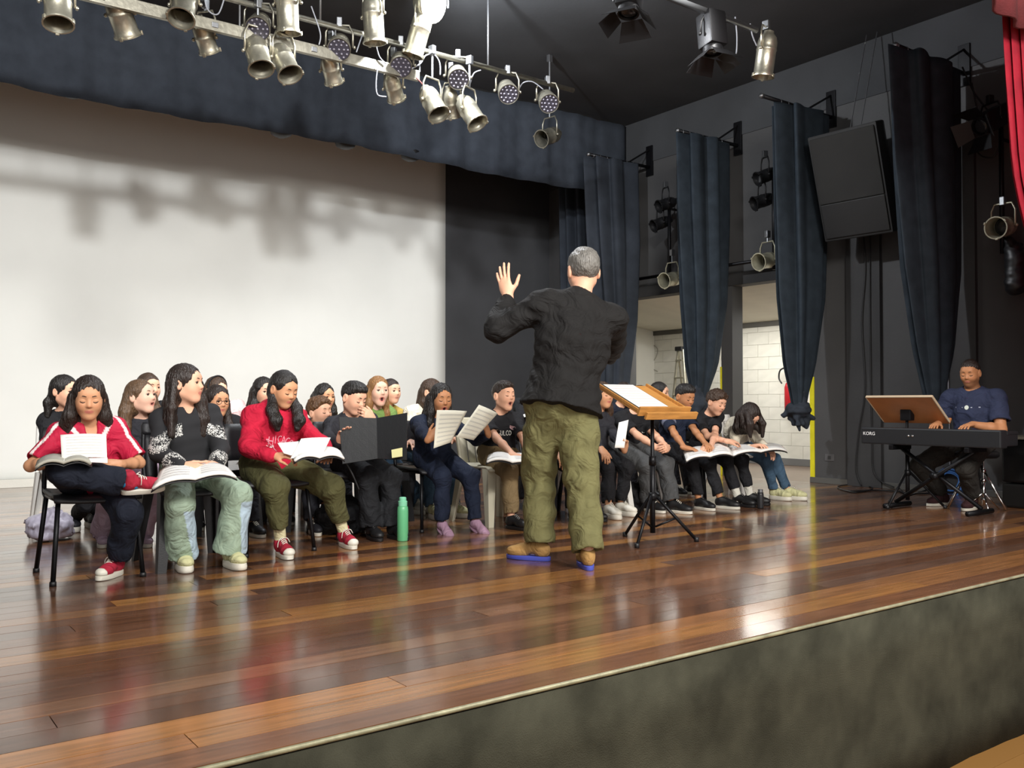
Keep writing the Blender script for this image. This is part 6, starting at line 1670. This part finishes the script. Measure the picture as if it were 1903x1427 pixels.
seat(p8, 'white', 'white plastic chair beside the conductor\'s right leg')
paper([at(1150, 785, 5.36), at(1168, 780, 5.34), at(1160, 832, 5.25), at(1142, 832, 5.27)], 'white sheet peeping out beside the conductor\'s right hip', lines=False)

# ---- 7..10: the right hand group
p9 = P('boy in black T-shirt with clasped hands, face behind the wooden tray', (5.52, 5.80), FACE, at(1190, 742, 5.66), s_=0.84, g=1.05,
       wR=at(1222, 832, 5.38), wL=at(1240, 832, 5.34), aR=an(1205, 950), aL=an(1248, 952), fR=(0.0, 1, 0), fL=(-0.25, 1, 0), kR=(0.4, 1, 0.9), kL=(-0.35, 1, 0.9), eR=(0.9, -0.4, -0.5), eL=(-0.9, -0.4, -0.5))
p9.build(top=dict(m=C_BLACK, sleeve=0.72, so=0.018, o=0.020), pants=dict(m=C_GREYJ, rh=0.07, hem=0.92, o=0.020, fold=0.007), shoes=('low', 0.95, (S_BLACK, S_WHITE, S_WHITE)), hair=dict(k='short', c='dark'), skin='light', eyes='down', head=(-15, 10, 0), female=False,
         handR=dict(d=(-0.8, 0.6, 0), n=(-0.4, -0.6, -0.3), t=(-0.3, 0.2, 1), c=0.8), handL=dict(d=(0.8, 0.6, 0), n=(0.4, -0.7, -0.3), t=(0.3, 0.2, 1), c=0.8))
p9.decal(p9.shirt, '', p9.N-p9.up*0.10-p9.sd*0.06+p9.fw*0.1, 1, 1, M_PRINT, 'sport_mark', draw=([(-0.014, 0.004), (-0.004, -0.004), (0.016, 0.008), (0.0, -0.009), (-0.010, -0.007)], [[4, 3, 2, 1, 0]]))
seat(p9, 'white', 'white plastic chair under the boy behind the wooden tray')
p10 = P('boy in navy T-shirt looking down, dark brushed hair', (6.05, 5.78), FACE, at(1272, 738, 5.60), s_=0.83,
        wR=at(1272, 832, 5.36), wL=at(1312, 826, 5.34), aR=an(1298, 946), aL=an(1338, 944), fR=(0, 1, 0), fL=(-0.3, 1, 0), kR=(0.2, 1, 0.9), kL=(-0.3, 1, 0.9))
p10.build(top=dict(m=C_NAVY, sleeve=0.7, so=0.018), pants=dict(m=C_BLACK, rh=0.05, hem=0.85), shoes=('low', 0.9, (S_BLACK, S_WHITE, S_BLACK)), hair=dict(k='short', c='black', top=1.0, low=0.005), skin='tan', eyes='down', head=(0, 20, 0), female=False,
          handR=lap(1, -0.8), handL=lap(-1, -0.6))
for sg in (1,):
    f = Field(); a_, e_ = p10.S[sg], p10.E[sg]; u = unit(e_-a_); f.cone(a_+u*0.055, a_+u*0.10, 0.0625, 0.063, k=0.01, cap=0, cap0=0)
    link('sleeve_print', f.mesh('sleeve_print', 0.009), cloth('sleeve_print', '#76798c'), p10.root)
seat(p10, 'iso', 'black metal legged chair under the boy in the navy T-shirt')
p11 = P('curly-haired boy in black T-shirt with arms folded on his lap', (6.50, 5.80), FACE, at(1331, 748, 5.56), s_=0.84,
        wR=at(1352, 820, 5.30), wL=at(1320, 832, 5.30), aR=an(1370, 940), aL=an(1393, 937), fR=(-0.1, 1, 0), fL=(-0.4, 1, 0), kR=(0.1, 1, 0.9), kL=(-0.2, 1, 0.9), eR=(0.9, -0.1, -0.6), eL=(-0.9, -0.1, -0.6))
p11.build(top=dict(m=C_BLACK, sleeve=0.72, so=0.018), pants=dict(m=C_BLACK, rh=0.048, hem=0.75), shoes=('low', 0.92, (S_BLACK, S_BLACK, S_BLACK)), socks=(cloth('striped_sock', '#c9c6bb'), 0.10), hair=dict(k='short', c='brown', curl=1.2, vol=1.06, top=0.9), skin='light', eyes='down', head=(0, 22, 0), female=False,
          handR=dict(d=(-1, 0.1, 0), n=(0, -0.3, -1), t=(0, 1, 0.2), c=0.4), handL=dict(d=(1, 0.1, 0), n=(0, -0.3, -1), t=(0, 1, 0.2), c=0.4))
seat(p11, 'iso', 'black metal legged chair under the curly-haired boy')
book(at(1270, 840, 5.42), at(1350, 826, 5.42), at(1275, 856, 5.18), at(1362, 846, 5.14), 'big open score across the curly boy\'s knees')
p12 = P('girl in cream top bent over her music, long dark hair hanging forward', (7.02, 5.82), FACE, at(1392, 772, 5.44), s_=0.8,
        wR=at(1398, 830, 5.32), wL=at(1425, 832, 5.34), aR=an(1438, 928), aL=an(1464, 928), fR=(-0.1, 1, 0), fL=(-0.3, 1, 0), kR=(0.1, 1, 0.9), kL=(-0.2, 1, 0.9), slouch=0.05)
p12.build(top=dict(m=C_CREAM, sleeve=1.8, so=0.016), pants=dict(m=C_DENIM, rh=0.05, hem=0.88), shoes=('chunky', 0.9, (S_CREAM, S_WHITE, S_WHITE)), skin='light', eyes='down', head=(0, 52, 0),
          hair=dict(k='long', c='dark', locks=long_locks(0.16, 0.078, True, 0.06, 0.034, 0.02)+[([(0.07, 0.04, 0.02), (0.085, 0.08, -0.08), (0.08, 0.08, -0.20)], [0.035, 0.036, 0.015]), ([(-0.06, 0.05, 0.02), (-0.075, 0.10, -0.08), (-0.07, 0.10, -0.20)], [0.03, 0.03, 0.015])]))
seat(p12, 'white', 'white plastic chair under the girl bent over her music')
book(at(1352, 832, 5.42), at(1452, 828, 5.42), at(1362, 846, 5.16), at(1462, 838, 5.14), 'open score on the knees of the girl bent forward')

# ---- back rows
def back(label, hip, head_px, hy, top, hair, skin='light', hd=(10, 0, 0), mouth=0.0, eyes='open', pants=None, shoes=None, w=None, an_=None, s_=0.84, female=True, chairk='black', clab=None, seed=1, g=1.0, handL=None, handR=None, **k):
    h0 = at(head_px[0], head_px[1], hy)
    kw = dict(k); kw['hh'] = 0.007
    if 'hidden' in clab: kw['hv'] = 0.009; kw['hh'] = 0.009
    if w: kw.update(wR=w[0], wL=w[1])
    else: kw.update(wR=(hip[0]-0.13, hip[1]-0.38, 0.62), wL=(hip[0]+0.13, hip[1]-0.38, 0.62))
    if an_: kw.update(aR=an_[0], aL=an_[1])
    else: kw.update(aR=(hip[0]-0.1, hip[1]-0.40, 0.075), aL=(hip[0]+0.1, hip[1]-0.40, 0.075))
    p = P(label, hip, FACE, h0, s_=s_, g=g, **kw)
    p.build(top=top, pants=pants or dict(m=C_DGREY, rh=0.055), shoes=shoes or ('low', 0.86, (S_BLACK, S_WHITE, S_WHITE)), hair=hair, skin=skin, eyes=eyes, mouth=mouth, head=hd, h=kw.get('hv', 0.0062), hc=0.0105, female=female, seed=seed, handL=handL, handR=handR)
    chair(chairk, hip, (0, -1), clab)
    return p
b1 = back('girl with dark ponytail in black top behind the left end', (1.36, 7.02), (120, 728), 6.9, dict(m=C_BLACK, sleeve=1.85, so=0.016), dict(k='long', c='black', ears=False, locks=[([(0.06, -0.05, -0.02), (0.10, -0.04, -0.08), (0.105, -0.03, -0.18)], [0.03, 0.032, 0.02])]),
     hd=(35, 5, 0), pants=dict(m=C_BLACK, rh=0.05, hem=0.8), shoes=('chunky', 0.86, (S_BW, S_WHITE, S_WHITE)), an_=(an(140, 984, 0.09), an(168, 978, 0.09)), chairk='white', clab='white plastic chair of the ponytailed girl at the back left', s_=0.85)
b2 = back('girl with wavy fair-brown hair and pale pink trousers in the second row', (1.66, 6.30), (262, 738), 6.16, dict(m=C_DGREY, sleeve=1.8), dict(k='long', c='curlblond', locks=long_locks(0.30, 0.095, True, 0.02, 0.042, 0.03), curl=0.5), skin='fair', hd=(38, -8, 0), mouth=0.25,
     pants=dict(m=C_MAUVE, rh=0.08, hem=0.97, fold=0.007), shoes=('low', 0.82, (C_MAUVE, S_WHITE, S_WHITE)), an_=(an(192, 1012), an(262, 1012)), clab='black plastic chair of the wavy-haired girl', g=1.05)
b3 = back('boy with short brown hair half hidden behind the wavy-haired girl', (2.0, 7.15), (276, 722), 7.05, dict(m=C_BLACK, sleeve=0.7), dict(k='short', c='brown', curl=0.6), hd=(20, 0, 0), female=False, clab='chair hidden behind the wavy-haired girl')
b4 = back('dark-haired girl with glasses beside the patterned sweater', (2.22, 6.55), (404, 746), 6.42, dict(m=C_BLACK, sleeve=0.5), dict(k='long', c='dark', locks=long_locks(0.26, 0.075, True, 0.03, 0.03)), skin='medium', hd=(8, 5, 0), w=((2.12, 6.2, 0.68), (2.36, 6.2, 0.66)), clab='black plastic chair of the girl with glasses')
for sx in (-1, 1):
    Hm = Matrix.Translation(Vector(b4.Hc)) @ Matrix([list(r) for r in b4.R]).to_4x4() @ Matrix.Scale(b4.hs, 4)
    MB().tube([Hm @ Vector((sx*0.032+0.021*math.cos(a), 0.094-0.1*abs(0.021*math.cos(a)), 0.006+0.018*math.sin(a))) for a in np.linspace(0, 6.283, 19)[:-1]], 0.0016, 6, closed=True).build('glasses_rim', M_BLKPLASTIC, b4.root, True)
MB().tube([Hm @ Vector(p) for p in ((-0.011, 0.094, 0.010), (0, 0.098, 0.013), (0.011, 0.094, 0.010))], 0.0016, 6).build('glasses_bridge', M_BLKPLASTIC, b4.root, True)
paper([at(412, 858, 6.2), at(448, 853, 6.2), at(450, 872, 6.0), at(414, 876, 6.0)], 'white sheet on the lap of the girl with glasses')
b5 = back('girl in pale pink top with a hair band behind the girl with glasses', (2.62, 7.28), (402, 727), 7.2, dict(m=C_PINK, sleeve=0.7, so=0.02), dict(k='long', c='brown', ears=True, locks=long_locks(0.2, 0.07), band=(0.6, C_BLACK)), hd=(15, 8, 0), chairk='white', clab='white plastic chair of the girl in pale pink')
b6 = back('singer with dark hair hidden behind the red hoodie', (2.88, 7.05), (490, 728), 6.95, dict(m=C_BLACK, sleeve=1.8), dict(k='long', c='black', locks=long_locks(0.16, 0.07)), hd=(5, 5, 0), clab='chair hidden behind the red hoodie')
b7 = back('curly fair-haired boy with closed eyes in the second row', (2.80, 6.40), (594, 766), 6.25, dict(m=C_DNAVY, sleeve=0.7), dict(k='short', c='lbrown', curl=1.2, vol=1.05, top=0.7), skin='light', hd=(20, 0, 6), eyes='down', female=False, mouth=0.1, clab='black plastic chair of the fair curly boy', s_=0.8, shoes=('low', 0.86, (S_BW, S_WHITE, S_WHITE)))
b8 = back('girl with long dark curls behind the fair curly boy', (3.30, 7.28), (603, 738), 7.15, dict(m=C_CREAM, sleeve=0.7), dict(k='long', c='black', locks=long_locks(0.2, 0.085, True, 0.0, 0.034), curl=1.0), skin='medium', hd=(12, 5, 0), chairk='white', clab='white plastic chair of the girl with long dark curls')
b9 = back('singing girl with long straight blond hair and moss green top', (3.38, 6.42), (703, 727), 6.28, dict(m=C_GREEN, sleeve=0.75, so=0.018), dict(k='long', c='blond', locks=long_locks(0.26, 0.072, True, 0.0, 0.03), fw=1.0), skin='fair', hd=(-6, 0, 0), mouth=1.0, pants=dict(m=C_DENIM, rh=0.055), shoes=('chunky', 0.86, (S_WHITE, S_WHITE, S_WHITE)), an_=(an(772, 953), an(790, 950)), clab='black plastic chair of the blond singing girl')
b10 = back('dark-haired singer just behind the blond girl', (3.92, 7.3), (727, 728), 7.2, dict(m=cloth('mustard', '#a89048'), sleeve=0.7), dict(k='short', c='dark'), hd=(10, 0, 0), female=False, clab='chair hidden behind the blond girl')
b11 = back('brown-haired singer in cream T-shirt turned away, behind the girl with two sheets', (3.92, 6.62), (803, 730), 6.5, dict(m=C_CREAM, sleeve=0.65, so=0.02), dict(k='long', c='brown', ears=True, locks=long_locks(0.12, 0.06)), skin='light', hd=(25, 5, 0), g=1.1, pants=dict(m=C_DENIM, rh=0.055), shoes=('chunky', 0.86, (S_CREAM, S_WHITE, S_WHITE)), clab='black plastic chair of the singer in the cream T-shirt')
b12 = back('singer in black with hand raised to brown hair beside the conductor', (4.86, 6.62), (1010, 735), 6.5, dict(m=C_BLACK, sleeve=1.8), dict(k='long', c='lbrown', ears=True, locks=[([(0.05, -0.06, -0.02), (0.07, -0.08, -0.10), (0.09, -0.06, -0.2)], [0.03, 0.032, 0.02])]), hd=(30, 10, 0), w=(at(975, 805, 6.2), at(1022, 735, 6.32)), handL=dict(d=(0.5, 0.0, 0.9), c=0.5), clab='chair of the singer in black beside the conductor')
paper([at(972, 770, 6.1), at(995, 765, 6.1), at(997, 769, 5.95), at(974, 775, 5.95)], 'edge of a white sheet left of the conductor\'s back', lines=False)
b13 = back('singer with dark hair barely visible between conductor and wooden tray', (6.22, 6.72), (1160, 732), 6.6, dict(m=C_DNAVY, sleeve=0.7), dict(k='short', c='dark', curl=0.5), hd=(0, 5, 0), female=False, clab='chair hidden behind the wooden tray')
b14 = back('dark-haired girl peeping over the wooden tray', (6.82, 6.75), (1226, 731), 6.62, dict(m=C_PINK, sleeve=0.7), dict(k='long', c='black', locks=long_locks(0.14, 0.065)), hd=(25, 5, 0), clab='chair of the girl peeping over the tray')

# ---- the conductor, seen from behind
hipc = (flr(985, 1042)+flr(1092, 1055))/2
cf = Vector((0.48, 0.88))
hipw = (3.36, 4.06)
pc = P('grey-haired conductor in black sweater seen from behind, left arm raised', hipw, cf, at(1084, 505, 4.10), s_=1.04, hs=1.16, hip=0.92, g=1.30, sw=0.175, drop=0.055, neck=0.02,
       wL=at(944, 549, 4.42), wR=at(1130, 668, 4.45), eL=(-0.75, -0.25, -0.85), eR=(1, -0.5, -0.35), aL=an(1004, 1040, 0.09), aR=an(1092, 1056, 0.09), kL=(-0.12, 1, 0), kR=(0.12, 1, 0), fL=(-0.95, 0.6, 0), fR=(0.06, 1, 0), arm=1.15, lg=1.0, hnd=0.95, nk=1.05)
pc.build(top=dict(m=cloth('conductor_sweater', '#1b1a1a', bump=0.15), sleeve=1.70, so=0.030, o=0.030, len=0.05, name='sweater', fold=0.008, flare=0.008), pants=dict(m=cloth('olive_chinos', '#6d6a46', bump=0.12), rh=0.086, rk=0.100, hem=0.97, o=0.010, fold=0.010, rise=0.0, pg=0.9, crotch=0.22),
         shoes=('low', 1.08, (S_TAN, S_BLUE, S_TAN)), hair=dict(k='short', c='grey', curl=0.55, low=-0.028, vol=1.02), skin='light', eyes='open', head=(6, 4, 0), female=False, hc=0.0075,
         handL=dict(d=(-0.22, 0.15, 0.95), n=(0.55, 0.75, 0.1), t=(0.95, -0.2, 0.35), c=0.14, sp=0.7, th=0.9), handR=dict(d=(-0.5, 0.8, 0.2), n=(0, 0, -1), t=(-0.8, 0, 0.3), c=0.5))
f = Field(); w_ = pc.W[-1]; u = unit(pc.E[-1]-w_)
f.cone(w_+u*0.012, w_+u*0.034, 0.033, 0.033, k=0.005, cap=0, cap0=0); link('wrist_watch', f.mesh('watch', 0.005), M_BLKPLASTIC, pc.root)

# ---- the keyboard player
pp = P('bearded keyboard player in navy T-shirt with both hands on the keys', (7.98, 4.02), (-1, -0.04), at(1803, 694, 4.02), s_=1.0, hs=1.0, hip=0.59, g=1.1, sw=0.19, nk=1.15, arm=1.15,
       wR=(7.72, 4.20, 0.735), wL=(7.72, 3.90, 0.735), eR=(0.6, -0.6, -0.5), eL=(-0.6, -0.6, -0.5), aR=an(1752, 938, 0.09), aL=an(1806, 946, 0.09), kR=(0.3, 1, 0.9), kL=(-0.25, 1, 0.9), fR=(0.2, 1, 0), fL=(-0.1, 1, 0))
pp.build(top=dict(m=cloth('player_tee', '#2a3047'), sleeve=0.72, so=0.022, o=0.02), pants=dict(m=cloth('player_jeans', '#2d2b28'), rh=0.065, hem=0.93, o=0.014), shoes=('low', 1.05, (cloth('dark_red_shoe', '#3a2326'), S_WHITE, S_BLACK)),
         hair=dict(k='short', c='dark', vol=0.97, low=0.01), skin='tan', eyes='down', head=(8, 14, 0), female=False, beard=True, hc=0.0085,
         handR=dict(d=(-0.15, 1, -0.1), n=(0, 0, -1), t=(-1, 0.2, 0), c=0.3, sp=0.6), handL=dict(d=(0.15, 1, -0.1), n=(0, 0, -1), t=(1, 0.2, 0), c=0.3, sp=0.6))
pm = mat('tee_mark', '#9aa0b0', 0.8)
pp.decal(pp.shirt, '', pp.N-pp.up*0.115+pp.sd*0.070+pp.fw*0.1, 1, 1, pm, 'chest_mark', draw=([(-0.036, 0.004), (0.036, 0.004), (0.036, -0.004), (-0.036, -0.004)], [[3, 2, 1, 0]]))
pp.decal(pp.shirt, '', pp.N-pp.up*0.115-pp.sd*0.070+pp.fw*0.1, 1, 1, pm, 'chest_mark', draw=([(-0.036, 0.004), (0.036, 0.004), (0.036, -0.004), (-0.036, -0.004)], [[3, 2, 1, 0]]))
pp.decal(pp.shirt, '', pp.N-pp.up*0.115+pp.fw*0.1, 1, 1, mat('round_mark', '#cfd6cc', 0.8), 'round_mark', draw=([(0.019*math.cos(a), 0.019*math.sin(a)) for a in np.linspace(0, 6.283, 13)[:-1]], [list(range(11, -1, -1))]))
